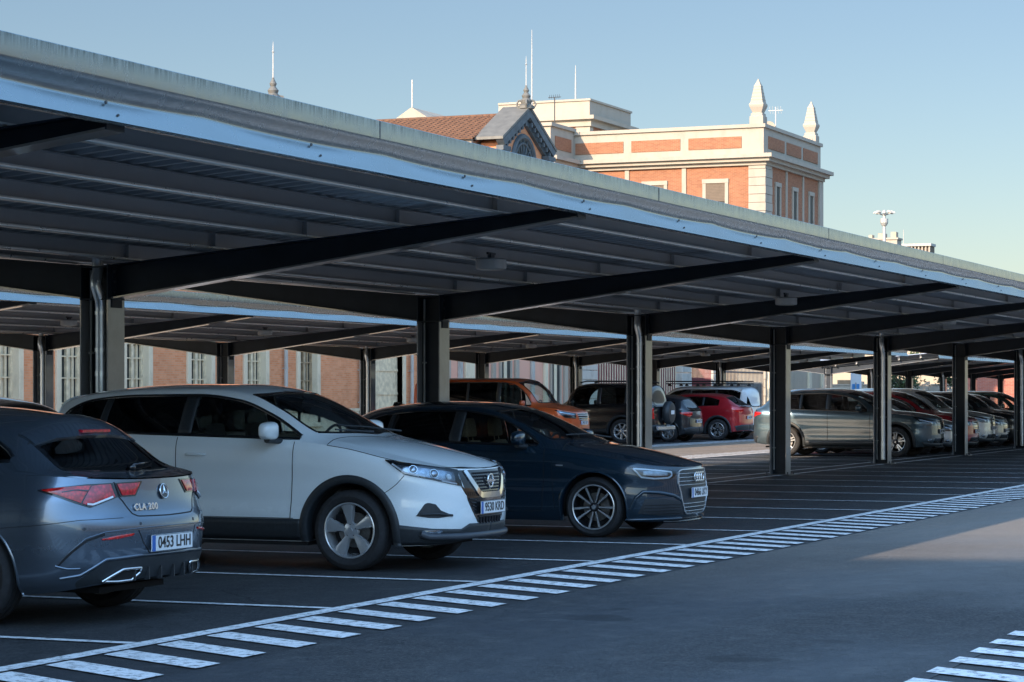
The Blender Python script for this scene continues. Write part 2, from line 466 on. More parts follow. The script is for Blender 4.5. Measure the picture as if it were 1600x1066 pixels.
class CarShape:
    VA = .5
    def __init__(s, sp, res=1.0):
        s.sp = sp; L = s.L = sp['L']; s.hw = sp['W']/2
        s.zb, s.zt = Prof(sp['zb']), Prof(sp['zt'])
        s.zc, s.ze, s.ye = Prof(sp['zc']), Prof(sp['ze']), Prof(sp['ye'])
        s.sec = Prof(sp['sec']); s.nose = Prof(sp['nose']); s.tail = Prof(sp['tail'])
        s.af, s.nf, s.ar, s.nr = sp['front'][0], sp['front'][1], sp['rear'][0], sp['rear'][1]
        s.xw = (sp['fo'], sp['fo']+sp['wb']); s.rw = sp['tyre'][0]; s.ra = sp['tyre'][0]+sp.get('gap', .055)
        n1, n2, n3 = int(46*res), int((L-s.af-s.ar)/.022*res), int(46*res)
        t = np.r_[np.linspace(0, .2, n1, endpoint=False), np.linspace(.2, .8, n2, endpoint=False), np.linspace(.8, 1, n3)]
        h = np.linspace(0, 1, int(42*res))
        T, H = np.meshgrid(t, h, indexing='ij')
        s.low = Surf(t, h, s._low(T, H))
        # upper shell, stations spaced by arc length of the centre line
        xs0, xs1 = s.af*.30, L-s.ar*.30
        q = np.linspace(xs0, xs1, 3000)
        st = np.hypot(np.gradient(q), np.maximum(abs(np.gradient(s.zc(q))), abs(np.gradient(s.ze(q)))))
        cs = np.cumsum(st); nx = int(cs[-1]/.018*res)
        x0 = np.interp(np.linspace(cs[0], cs[-1], nx), cs, q)
        v = np.linspace(0, 1, int(76*res))
        s.up = Surf(x0, v, s._up(x0, v))
    def _plan(s, T):
        L = s.L; phi = np.clip(T/.2, 0, 1)*PI/2; psi = np.clip((1-T)/.2, 0, 1)*PI/2
        x = np.where(T < .2, s.af*(1-np.maximum(np.cos(phi), 0)**(2/s.nf)),
            np.where(T > .8, L-s.ar*(1-np.maximum(np.cos(psi), 0)**(2/s.nr)), s.af+(L-s.af-s.ar)*(T-.2)/.6))
        y = np.where(T < .2, np.sin(phi)**(2/s.nf), np.where(T > .8, np.sin(psi)**(2/s.nr), 1.))
        return x, y
    def _low(s, T, H):
        x, yq = s._plan(T)
        zb, zt = s.zb(x), s.zt(x)
        z = zb+(zt-zb)*H
        x2 = x+s.nose(z)*np.clip(1-x/.8, 0, 1)**1.6-s.tail(z)*np.clip(1-(s.L-x)/.8, 0, 1)**1.6
        y = yq*s.hw*s.sec(H)*s._side(x)
        for xw in s.xw:
            y = y+s.sp.get('flare', .012)*np.exp(-((x-xw)/.42)**2)*np.exp(-((z-.5)/.35)**2)*yq
        cr = s.sp.get('crease')
        if cr:
            for (zc_, amp, wd) in cr:
                y = y-amp*np.exp(-((z-zc_)/wd)**2)*yq*np.clip((x-s.xw[0]-.1)/.5, 0, 1)*np.clip((s.xw[1]-.1-x)/.5, 0, 1)
        return np.stack([x2, y, z], -1)
    def _side(s, x):
        # gentle plan taper
        m = s.L*.5
        return 1-.035*np.clip(abs(x-m)/m, 0, 1)**3
    def _arcx(s, yq, a, n): return a*(1-np.maximum(1-np.clip(yq, 0, 1)**n, 0)**(1/n))
    def _up(s, x0, v):
        L = s.L; nx, nv = len(x0), len(v); P = np.zeros((nx, nv, 3)); VA = s.VA
        sec1 = float(s.sec(1.))
        for i, x in enumerate(x0):
            # edge point on the plan outline
            if x < s.af: yq = max(1-((s.af-x)/s.af)**s.nf, 0)**(1/s.nf)
            elif x > L-s.ar: yq = max(1-((x-L+s.ar)/s.ar)**s.nr, 0)**(1/s.nr)
            else: yq = 1.
            yE = yq*s.hw*sec1*float(s._side(x)); ye = min(float(s.ye(x)), yE-.01)
            w = np.clip((v-VA)/(1-VA), 0, 1); a = np.clip(v/VA, 0, 1)
            y = np.where(v < VA, yE+(ye-yE)*a, ye*(1-w))
            # station bends to follow the nose / tail outline
            ff = np.clip(1-(x-x0[0])/(s.af*1.6), 0, 1)**2; fr = np.clip(1-(x0[-1]-x)/(s.ar*1.6), 0, 1)**2
            q = y/(s.hw*sec1*float(s._side(x)))
            X = x-(x0[0]-s._arcx(q, s.af, s.nf))*ff+(L-x0[-1]-s._arcx(q, s.ar, s.nr))*fr
            zt, ze, zc = s.zt(X), s.ze(X), s.zc(X)
            z = np.where(v < VA, zt+(ze-zt)*a, zc-(zc-ze)*(1-w)**2.2)
            hgt = np.clip((ze-zt)/.3, 0, 1)
            y = y+np.where(v < VA, .022*np.sin(PI*a)*hgt, 0)
            zz = s.zt(X)
            Xn = X+s.nose(zz)*np.clip(1-X/.8, 0, 1)**1.6-s.tail(zz)*np.clip(1-(L-X)/.8, 0, 1)**1.6
            P[i] = np.stack([Xn, y, z], 1)
        k = s.sp.get('smooth', 2)
        for _ in range(int(k*nv/76*3)):
            Q = P.copy(); Q[:, 1:-1] = P[:, 1:-1]*.5+(P[:, :-2]+P[:, 2:])*.25
            P = Q
        for _ in range(2):
            Q = P.copy(); Q[1:-1, :, 2] = P[1:-1, :, 2]*.5+(P[:-2, :, 2]+P[2:, :, 2])*.25
            P = Q
        P[:, -1, 1] = 0
        return P
    # parameter finders ---------------------------------------------------
    def _h(s, t, z):
        x, _ = s._plan(np.asarray(t, float)); return np.clip((z-s.zb(x))/(s.zt(x)-s.zb(x)), 0, 1)
    def S(s, x, z):
        t = .2+.6*(x-s.af)/(s.L-s.af-s.ar); t = float(np.clip(t, .01, .99))
        tt = np.linspace(.02, .98, 400); P, _ = s.low.at(tt, s._h(tt, z))
        return (float(np.interp(x, P[:, 0], tt)), z)
    def T(s, t, z): return (t, z)
    def F(s, y, z):
        tt = np.linspace(0, .2, 200); P, _ = s.low.at(tt, s._h(tt, z)); return (float(np.interp(y, P[:, 1], tt)), z)
    def Rr(s, y, z):
        tt = np.linspace(1, .8, 200); P, _ = s.low.at(tt, s._h(tt, z)); return (float(np.interp(y, P[:, 1], tt)), z)
    def lowpts(s, tz):
        tz = np.asarray(tz, float); return s.low.at(tz[..., 0], s._h(tz[..., 0], tz[..., 1]))
    def U(s, x, z):   # side glass area: (x, z) -> (x, v)
        vv = np.linspace(0, s.VA*1.05, 60); P, _ = s.up.at(np.full(60, x), vv)
        return (x, float(np.interp(z, P[:, 2], vv)))

def flip(a): b = np.array(a, float); b[..., 1] *= -1; return b

class Skin:
    """collects draped pieces for one object"""
    def __init__(s, car): s.c = car; s.mb = MB()
    def mat(s, m): s.mb.mat(m); return s
    def _both(s, V, faces, sides):
        for sg in sides:
            if sg > 0: s.mb.add(V, faces)
            else: s.mb.add(flip(V), [tuple(reversed(f)) for f in faces])
    def patch(s, surf, lo, hi, n=24, m=6, off=.003, sides=(1, -1), crown=0.):
        lo, hi = resample(lo, n), resample(hi, n)
        w = np.linspace(0, 1, m)[None, :, None]
        Q = lo[:, None, :]*(1-w)+hi[:, None, :]*w
        P, N = (s.c.lowpts(Q) if surf == 'low' else s.c.up.at(Q[..., 0], Q[..., 1]))
        k = np.sin(np.linspace(0, PI, m))[None, :, None]*np.sin(np.linspace(0, PI, n))[:, None, None]**.5
        N = s.fixn(P, N)
        V = P+N*(off+crown*k)
        # a rim turned back into the body gives the piece a real edge
        B = P+N*min(off-.012, -.008)
        V = np.concatenate([V.reshape(-1, 3)]); F_ = grid_faces(n, m)
        ring = [i*m for i in range(n)]+[(n-1)*m+j for j in range(1, m)]+[i*m+m-1 for i in range(n-2, -1, -1)]+[j for j in range(m-2, 0, -1)]
        b0 = len(V); V = np.concatenate([V, B.reshape(-1, 3)[ring]])
        k = len(ring)
        for a in range(k): F_.append((ring[a], ring[(a+1) % k], b0+(a+1) % k, b0+a))
        s._both(V, F_, sides); return s
    def fixn(s, P, N):
        # outward = away from the car's centre line
        ctr = np.array([s.c.L*.5, 0, .7]); d = P-ctr; d[..., 0] *= .35
        sg = np.sign((d*N).sum(-1, keepdims=True)); sg[sg == 0] = 1
        return N*sg
    def line(s, surf, pts, w=.006, off=.0015, sides=(1, -1), n=60, closed=False):
        p = list(pts)+([pts[0]] if closed else [])
        q = resample(p, n)
        P, N = (s.c.lowpts(q) if surf == 'low' else s.c.up.at(q[:, 0], q[:, 1]))
        N = s.fixn(P, N)
        T = np.gradient(P, axis=0)
        if closed: T[0] = T[-1] = P[1]-P[-2]
        S_ = np.cross(T, N); S_ /= np.maximum(np.linalg.norm(S_, axis=1, keepdims=True), 1e-9)
        V = np.concatenate([P+S_*w/2-N*.006, P+S_*w/2+N*off, P-S_*w/2+N*off, P-S_*w/2-N*.006])
        F_ = [(k*n+i, k*n+i+1, (k+1)*n+i+1, (k+1)*n+i) for k in range(3) for i in range(n-1)]
        s._both(V, F_, sides); return s
    def tube(s, surf, pts, r=.008, off=.006, sides=(1, -1), n=40, closed=False, k=8):
        p = list(pts)+([pts[0]] if closed else [])
        q = resample(p, n)
        P, N = (s.c.lowpts(q) if surf == 'low' else s.c.up.at(q[:, 0], q[:, 1]))
        N = s.fixn(P, N); P = P+N*off
        for sg in sides:
            s.mb.tube([tuple(a) for a in (P if sg > 0 else flip(P))], r, k)
        return s
    def build(s, name, mat=None, parent=None, smooth=True): return s.mb.build(name, mat, parent, smooth=smooth, angle=50)

def inside(poly, x, y):
    x = np.asarray(x); y = np.asarray(y); r = np.zeros(x.shape, bool); n = len(poly)
    for i in range(n):
        x1, y1 = poly[i]; x2, y2 = poly[(i+1) % n]
        c = ((y1 > y) != (y2 > y)) & (x < (x2-x1)*(y-y1)/((y2-y1) if y2 != y1 else 1e-9)+x1)
        r ^= c
    return r

def assemble_body(c, sp, mat, root, holes=True):
    """turn the two surfaces into body, doors, bonnet and tailgate meshes"""
    ra = c.ra; zc_ = c.rw
    parts = {}
    def put(key, V, F_, flipit):
        mb = parts.setdefault(key, MB())
        used = np.unique(np.array(F_).ravel()); mp = {int(a): i for i, a in enumerate(used)}
        W = V[used]
        if flipit: W = flip(W)
        fs = [tuple(mp[int(a)] for a in (f[::-1] if flipit else f)) for f in F_]
        mb.add(W, fs)
    # lower
    P = c.low.P.copy(); n, m = P.shape[:2]
    X, Z, Y = P[..., 0], P[..., 2], P[..., 1]
    cx = (X[:-1, :-1]+X[1:, 1:])/2; cz = (Z[:-1, :-1]+Z[1:, 1:])/2; cy = (Y[:-1, :-1]+Y[1:, 1:])/2
    key = np.full(cx.shape, 'body', object)
    tm = (c.low.u[:-1]+c.low.u[1:])[:, None]/2+0*cx
    d = sp['doors']      # (x0, x1, x2, zbottom)
    sidem = (tm > .12) & (tm < .88)
    key[sidem & (cx > d[0]) & (cx < d[1]) & (cz > d[3])] = 'door_a'
    if d[2]: key[sidem & (cx > d[1]) & (cx < d[2]) & (cz > d[3])] = 'door_b'
    if sp.get('tailgate'):
        yb, zb_ = sp['tailgate']
        key[(tm > .8) & (cy < yb) & (cz > zb_)] = 'tailgate'
    for xw in c.xw:
        dd = np.hypot(cx-xw, cz-zc_)
        key[sidem & (dd < ra+.045) & (key == 'door_b')] = 'body'
        key[sidem & (dd < ra)] = 'cut'
        key[sidem & (abs(cx-xw) < ra) & (cz < zc_)] = 'cut'
    for xw in c.xw:
        D = np.hypot(X-xw, Z-zc_); msk = (D < ra+.004) & (D > ra*.6) & (Z > zc_-.02) & (Y > .3)
        f = ra/np.maximum(D, 1e-6)
        X[msk] = xw+(X[msk]-xw)*f[msk]; Z[msk] = zc_+(Z[msk]-zc_)*f[msk]
        ml = (abs(X-xw) < ra) & (abs(X-xw) > ra*.75) & (Z <= zc_-.02) & (Y > .3)
        X[ml] = xw+np.sign(X[ml]-xw)*ra
    V = P.reshape(-1, 3)
    fl = {}
    for i in range(n-1):
        for j in range(m-1):
            k = key[i, j]
            if k == 'cut': continue
            fl.setdefault(k, []).append((i*m+j, (i+1)*m+j, (i+1)*m+j+1, i*m+j+1))
    for k, F_ in fl.items():
        if k.startswith('door'):
            put(k+'+', V, F_, False); put(k+'-', V, F_, True)
        else:
            put(k, V, F_, False); put(k, V, F_, True)
    # a turned-in flange under the sill
    a = P[:, 0].copy(); b = a.copy(); b[:, 1] *= .8; b[:, 2] += .01
    sl = [i for i in range(n-1) if key[i, 0] != 'cut']
    V2 = np.concatenate([a, b]); put('body', V2, [(i, i+1, n+i+1, n+i) for i in sl], False); put('body', V2, [(i, i+1, n+i+1, n+i) for i in sl], True)
    # upper
    P = c.up.P; n, m = P.shape[:2]; u, v = c.up.u, c.up.v
    um = ((u[:-1]+u[1:])/2)[:, None]+np.zeros((n-1, m-1)); vm = ((v[:-1]+v[1:])/2)[None, :]+np.zeros((n-1, m-1))
    key = np.full(um.shape, 'body', object)
    bx = sp.get('bonnet')
    if bx: key[(um < bx(vm)) & (um > u[0]+.005)] = 'bonnet'
    if sp.get('tailgate'): key[um > sp['tg_top']] = 'tailgate'
    for poly in c.holes: key[inside(poly, um, vm)] = 'cut'
    V = P.reshape(-1, 3); fl = {}
    for i in range(n-1):
        for j in range(m-1):
            k = key[i, j]
            if k != 'cut': fl.setdefault(k, []).append((i*m+j, (i+1)*m+j, (i+1)*m+j+1, i*m+j+1))
    for k, F_ in fl.items(): put(k, V, F_, False); put(k, V, F_, True)
    # tucked seam flange below the edge
    a = P[:, 0].copy(); b = a.copy(); b[:, 1] -= .03; b[:, 2] -= .03
    V2 = np.concatenate([a, b]); fs = [(i, i+1, n+i+1, n+i) for i in range(n-1)]
    put('body', V2, fs, False); put('body', V2, fs, True)
    out = {}
    names = {'body': 'body', 'bonnet': 'bonnet', 'tailgate': 'tailgate'}
    import bmesh
    for k, mb in parts.items():
        nm = names.get(k, 'door')
        me = bpy.data.meshes.new(nm); me.from_pydata(mb.v, [], mb.f); me.materials.append(mat)
        bm = bmesh.new(); bm.from_mesh(me)
        bmesh.ops.remove_doubles(bm, verts=bm.verts, dist=.0006)
        bmesh.ops.recalc_face_normals(bm, faces=bm.faces)
        for f in bm.faces: f.smooth = True
        for e in bm.edges:
            if len(e.link_faces) == 2 and e.calc_face_angle(0) > R(42): e.smooth = False
        bm.to_mesh(me); bm.free()
        o = bpy.data.objects.new(nm, me); col.objects.link(o); o.parent = root
        out[k] = o
    return out

def wheel_mesh(sp, style, root_name='wheel'):
    """returns a wheel: Empty > tyre, rim, brake_disc ; axle along y, outside towards +y"""
    Rt, w, rr = sp['tyre']
    e = empty(root_name)
    t = MB(); hw = w/2
    pr = [(rr-.004, hw-.028), (rr+.008, hw-.014), (rr+.02, hw-.006), ((rr+Rt)/2, hw+.004), (Rt-.03, hw-.004), (Rt-.010, hw-.018), (Rt-.002, hw-.035)]
    yy = hw-.035
    g = [hw*.45, hw*.0, -hw*.45]
    for q in g:
        pr += [(Rt, q+.006), (Rt-.008, q+.005), (Rt-.008, q-.005), (Rt, q-.006)]
    pr += [(Rt-.002, -hw+.035), (Rt-.010, -hw+.018), ((rr+Rt)/2, -hw-.002), (rr, -hw+.03)]
    t.lathe(pr, n=72, axis='y'); t.build('tyre', M['rubber'], e, smooth=True, angle=35)
    # shoulder blocks on the tread edge
    r = MB(); face = M['alloy']; sidem = M['alloy_dark'] if style in ('ten', 'dark5') else M['alloy']
    r.mat(M['alloy_dark'])
    r.lathe([(rr, hw-.022), (rr-.002, hw-.012)], n=64, axis='y')
    r.mat(sidem)
    r.lathe([(rr-.016, hw-.016), (rr-.022, hw-.04), (rr-.03, 0), (rr-.02, -hw+.02), (rr-.001, -hw+.012)], n=64, axis='y')
    r.mat(face); r.lathe([(rr, hw-.022), (rr+.002, hw-.011), (rr-.006, hw-.008), (rr-.014, hw-.012), (rr-.016, hw-.02)], n=64, axis='y')
    yf = hw-.03
    def spoke(ang, st, tw=0):
        # st: (radius, half width, face y, ridge)
        ca, sa = math.cos(ang), math.sin(ang)
        vs = []; k = 0
        for (q, hw_, y, rg) in st:
            o = tw*q
            for (cc, yy_) in ((-hw_, y), (0, y+rg), (hw_, y), (hw_*1.25+.003, y-.03), (-hw_*1.25-.003, y-.03)):
                X = q; Yp = cc+o
                vs.append((X*ca-Yp*sa, yy_, X*sa+Yp*ca))
        n = len(st)
        r.mat(face); r.add(vs, [(i*5+j, i*5+j+1, i*5+5+j+1, i*5+5+j) for i in range(n-1) for j in (0, 1)])
        r.mat(sidem); r.add(vs, [(i*5+j, i*5+(j+1) % 5, i*5+5+(j+1) % 5, i*5+5+j) for i in range(n-1) for j in (2, 3, 4)])
    R1 = rr-.012
    if style == 'five':
        for k in range(5):
            a = 2*PI*k/5+PI/2-.12
            spoke(a, [(.035, .024, yf-.004, .001), (.08, .021, yf-.002, .003), (R1*.55, .031, yf+.002, .006), (R1*.82, .044, yf+.006, .007), (R1, .030, yf+.012, .003)], .0)
            for sg in (-1, 1):
                spoke(a+sg*.20, [(R1*.60, .012, yf-.004, 0), (R1*.85, .012, yf+.004, 0), (R1, .018, yf+.006, 0)])
    elif style == 'ten':
        for k in range(10):
            a = 2*PI*k/10-.04+(.05 if k % 2 else -.05)
            spoke(a, [(.05, .007, yf-.012, .001), (R1*.5, .0085, yf-.004, .001), (R1, .0135, yf+.008, .001)])
    elif style == 'dark5':
        for k in range(5):
            a = 2*PI*k/5+PI/2
            for sg in (-1, 1):
                spoke(a+sg*.16, [(.05, .012, yf-.012, .001), (R1, .016, yf+.006, .001)])
    else:
        for k in range(7):
            a = 2*PI*k/7+.3
            spoke(a, [(.05, .016, yf-.01, .003), (R1*.6, .02, yf, .004), (R1, .026, yf+.008, .002)])
    hb = .68 if style == 'ten' else 1.
    r.mat(sidem); r.lathe([(.001, yf+.004), (.03*hb, yf+.004), (.066*hb, yf-.004), (.072*hb, yf-.014), (.07*hb, yf-.05)], n=28, axis='y')
    r.mat(face); r.lathe([(.0005, yf+.008), (.022, yf+.008), (.026, yf+.002)], n=20, axis='y')
    r.mat(M['alloy_dark'])
    for k in range(5):
        a = 2*PI*k/5+.3
        r.cyl((math.cos(a)*.048*(.8 if style == 'ten' else 1), yf-.008, math.sin(a)*.048*(.8 if style == 'ten' else 1)), .008, .008, 8, 'y')
    r.build('rim', None, e, smooth=True, angle=30)
    b = MB(); b.mat(M['disc']).lathe([(.05, -.005), (.15, -.005), (.15, -.03), (.05, -.03)], n=36, axis='y')
    b.mat(M['dark']).lathe([(.001, -.04), (rr-.03, -.045)], n=36, axis='y')
    b.mat(M['alloy_dark']).prism([(.07, .06), (.17, .05), (.17, .13), (.10, .14)], 'y', .01, -.05)
    b.build('brake_disc', None, e, smooth=True)
    return e

def seat_mesh(name, mat, parent, x, y, rear=False):
    mb = MB()
    w = .25 if not rear else .58
    # cushion, backrest leaning back, headrest(s)
    def slab(p0, p1, t0, t1, w0, w1, n=6):
        vs = []; P0, P1 = Vector(p0), Vector(p1); d = (P1-P0).normalized(); nn = Vector((d.z, 0, -d.x))
        for i in range(n+1):
            a = i/n; c = P0.lerp(P1, a); t = t0+(t1-t0)*a; ww = w0+(w1-w0)*a; rd = 1-.25*(2*a-1)**6
            for (u, q) in ((-1, -.7), (-.75, -1), (.75, -1), (1, -.7), (1, .7), (.75, 1), (-.75, 1), (-1, .7)):
                vs.append(c+Vector((0, u*ww*rd, 0))+nn*q*t/2)
        fs = [(i*8+j, i*8+(j+1) % 8, i*8+8+(j+1) % 8, i*8+8+j) for i in range(n) for j in range(8)]
        fs += [tuple(range(7, -1, -1)), tuple(range(n*8, n*8+8))]
        mb.add(vs, fs)
    slab((x-.5, y, .42), (x, y, .38), .14, .16, w, w)
    slab((x, y, .42), (x+.24, y, .98), .15, .11, w, w*.82)
    if not rear:
        slab((x+.265, y, 1.04), (x+.285, y, 1.24), .10, .08, .14, .12)
        for q in (-.06, .06): mb.tube([(x+.24, y+q, .95), (x+.265, y+q, 1.08)], .007, 6)
    else:
        for q in (-.34, .34): slab((x+.25, y+q, 1.0), (x+.27, y+q, 1.15), .09, .07, .13, .11)
    return mb.build(name, mat, parent, smooth=True, angle=60)

def plate(root, text, x, z, rear=False, tilt=0., font=.105, off=0.):
    """registration plate, 520 x 110 mm"""
    s = 1 if rear else -1
    mb = MB()
    mb.mat(M['plate']).box(-.26, .26, -.055, .055, -.004, .004, .003)
    mb.mat(M['plateblue']).box(-.258, -.215, -.052, .052, .004, .0052)
    mb.mat(M['ink'])
    for a in ((-.258, .258, -.0535, -.0505), (-.258, .258, .0505, .0535), (.2545, .2575, -.0505, .0505)):
        mb.box(a[0], a[1], a[2], a[3], .004, .0048)
    o = mb.build('number_plate', None, root)
    me = text_mesh(text, font, 'plate_lettering', .0012, .0015)
    xs = [v.co.x for v in me.vertices]; wdt = max(xs)-min(xs)
    for v in me.vertices: v.co.x *= .41/wdt; v.co.x += .024; v.co.z += .0055
    me.materials.append(M['ink'])
    t = bpy.data.objects.new('plate_lettering', me); col.objects.link(t); t.parent = o
    eu = bpy.data.meshes.new('x')
    # plate plane faces -x (front) or +x (rear)
    if rear: rot = Matrix(((0, 0, 1), (1, 0, 0), (0, 1, 0)))
    else: rot = Matrix(((0, 0, -1), (-1, 0, 0), (0, 1, 0)))
    rot = rot.to_4x4() @ Matrix.Rotation(tilt, 4, 'X')
    o.matrix_local = Matrix.Translation((x, 0, z)) @ rot
    bpy.data.meshes.remove(eu)
    return o

def ring_mesh(mb, R0, r, n=40, k=8, M_=None):
    vs = []
    for i in range(n):
        a = 2*PI*i/n
        for j in range(k):
            b = 2*PI*j/k
            p = Vector(((R0+r*math.cos(b))*math.cos(a), (R0+r*math.cos(b))*math.sin(a), r*math.sin(b)*.8))
            vs.append(M_ @ p if M_ else p)
    fs = [(i*k+j, ((i+1) % n)*k+j, ((i+1) % n)*k+(j+1) % k, i*k+(j+1) % k) for i in range(n) for j in range(k)]
    mb.add(vs, fs)
# ------------------------------------------------------------------ car specs
def spec_base(**k):
    d = dict(L=4.394, W=1.806, fo=.93, wb=2.646, tyre=(.345, .215, .238), gap=.06,
        zb=[(0, .27), (.15, .23), (.55, .22), (1.4, .24), (3.1, .24), (3.8, .26), (4.394, .32)],
        zt=[(0, .865), (.25, .90), (.6, .965), (1.0, 1.05), (1.45, 1.10), (2.4, 1.125), (3.2, 1.15), (3.9, 1.17), (4.2, 1.14), (4.394, 1.08)],
        zc=[(0, .87), (.06, .91), (.2, .965), (.5, 1.035), (.85, 1.10), (1.02, 1.13), (1.12, 1.16), (1.5, 1.375), (1.85, 1.525), (2.3, 1.595), (2.9, 1.60), (3.6, 1.56), (4.0, 1.49), (4.06, 1.45), (4.27, 1.14), (4.34, 1.09)],
        ze=[(0, .865), (.25, .915), (.6, .99), (1.0, 1.085), (1.22, 1.125), (1.34, 1.165), (1.7, 1.36), (2.05, 1.505), (2.5, 1.55), (3.1, 1.545), (3.7, 1.50), (3.98, 1.43), (4.2, 1.17), (4.32, 1.10)],
        ye=[(0, .40), (.25, .55), (.6, .64), (1.1, .715), (1.34, .715), (1.7, .67), (2.1, .635), (2.8, .63), (3.6, .60), (4.1, .60), (4.35, .55)],
        sec=[(0, .93), (.06, .955), (.25, .985), (.42, .992), (.60, .985), (.78, .995), (.88, .99), (.95, .975), (1, .95)],
        nose=[(.2, .07), (.34, .015), (.45, 0), (.62, .0), (.78, .025), (.87, .06), (.95, .10)],
        tail=[(.2, .08), (.35, .02), (.5, 0), (.7, .0), (.9, .05), (1.1, .10)],
        front=(.62, 2.5), rear=(.42, 2.8),
        doors=(1.46, 2.62, 3.50, .44), tailgate=(.62, .72), tg_top=3.98,
        dlo=dict(lo=[(1.40, 1.12), (2.4, 1.145), (3.2, 1.165), (3.80, 1.20), (3.93, 1.25)],
                 hi=[(1.40, 1.135), (1.75, 1.325), (2.1, 1.45), (2.5, 1.495), (3.1, 1.49), (3.6, 1.455), (3.85, 1.36), (3.93, 1.26)],
                 x=(1.42, 3.91), pillars=[(2.50, 2.63), (3.40, 3.47)]),
        wind=dict(base=[(0, 1.36), (.3, 1.22), (1, 1.10)], top=[(0, 2.02), (.3, 1.93), (1, 1.84)]),
        rearg=dict(base=[(0, 4.07), (1, 4.07)], top=[(0, 4.20), (1, 4.22)]),
        bonnet_x=[(0, 1.15), (.5, 1.16), (.75, 1.08), (1, 1.0)], crease=[(.60, .012, .09)],
        mirror=(1.66, 1.19), seats=(2.25, 3.15), smooth=2)
    d.update(k); return d

def scale_pts(p, fx, fz, dz=0): return [(a*fx, b*fz+dz) for a, b in p]

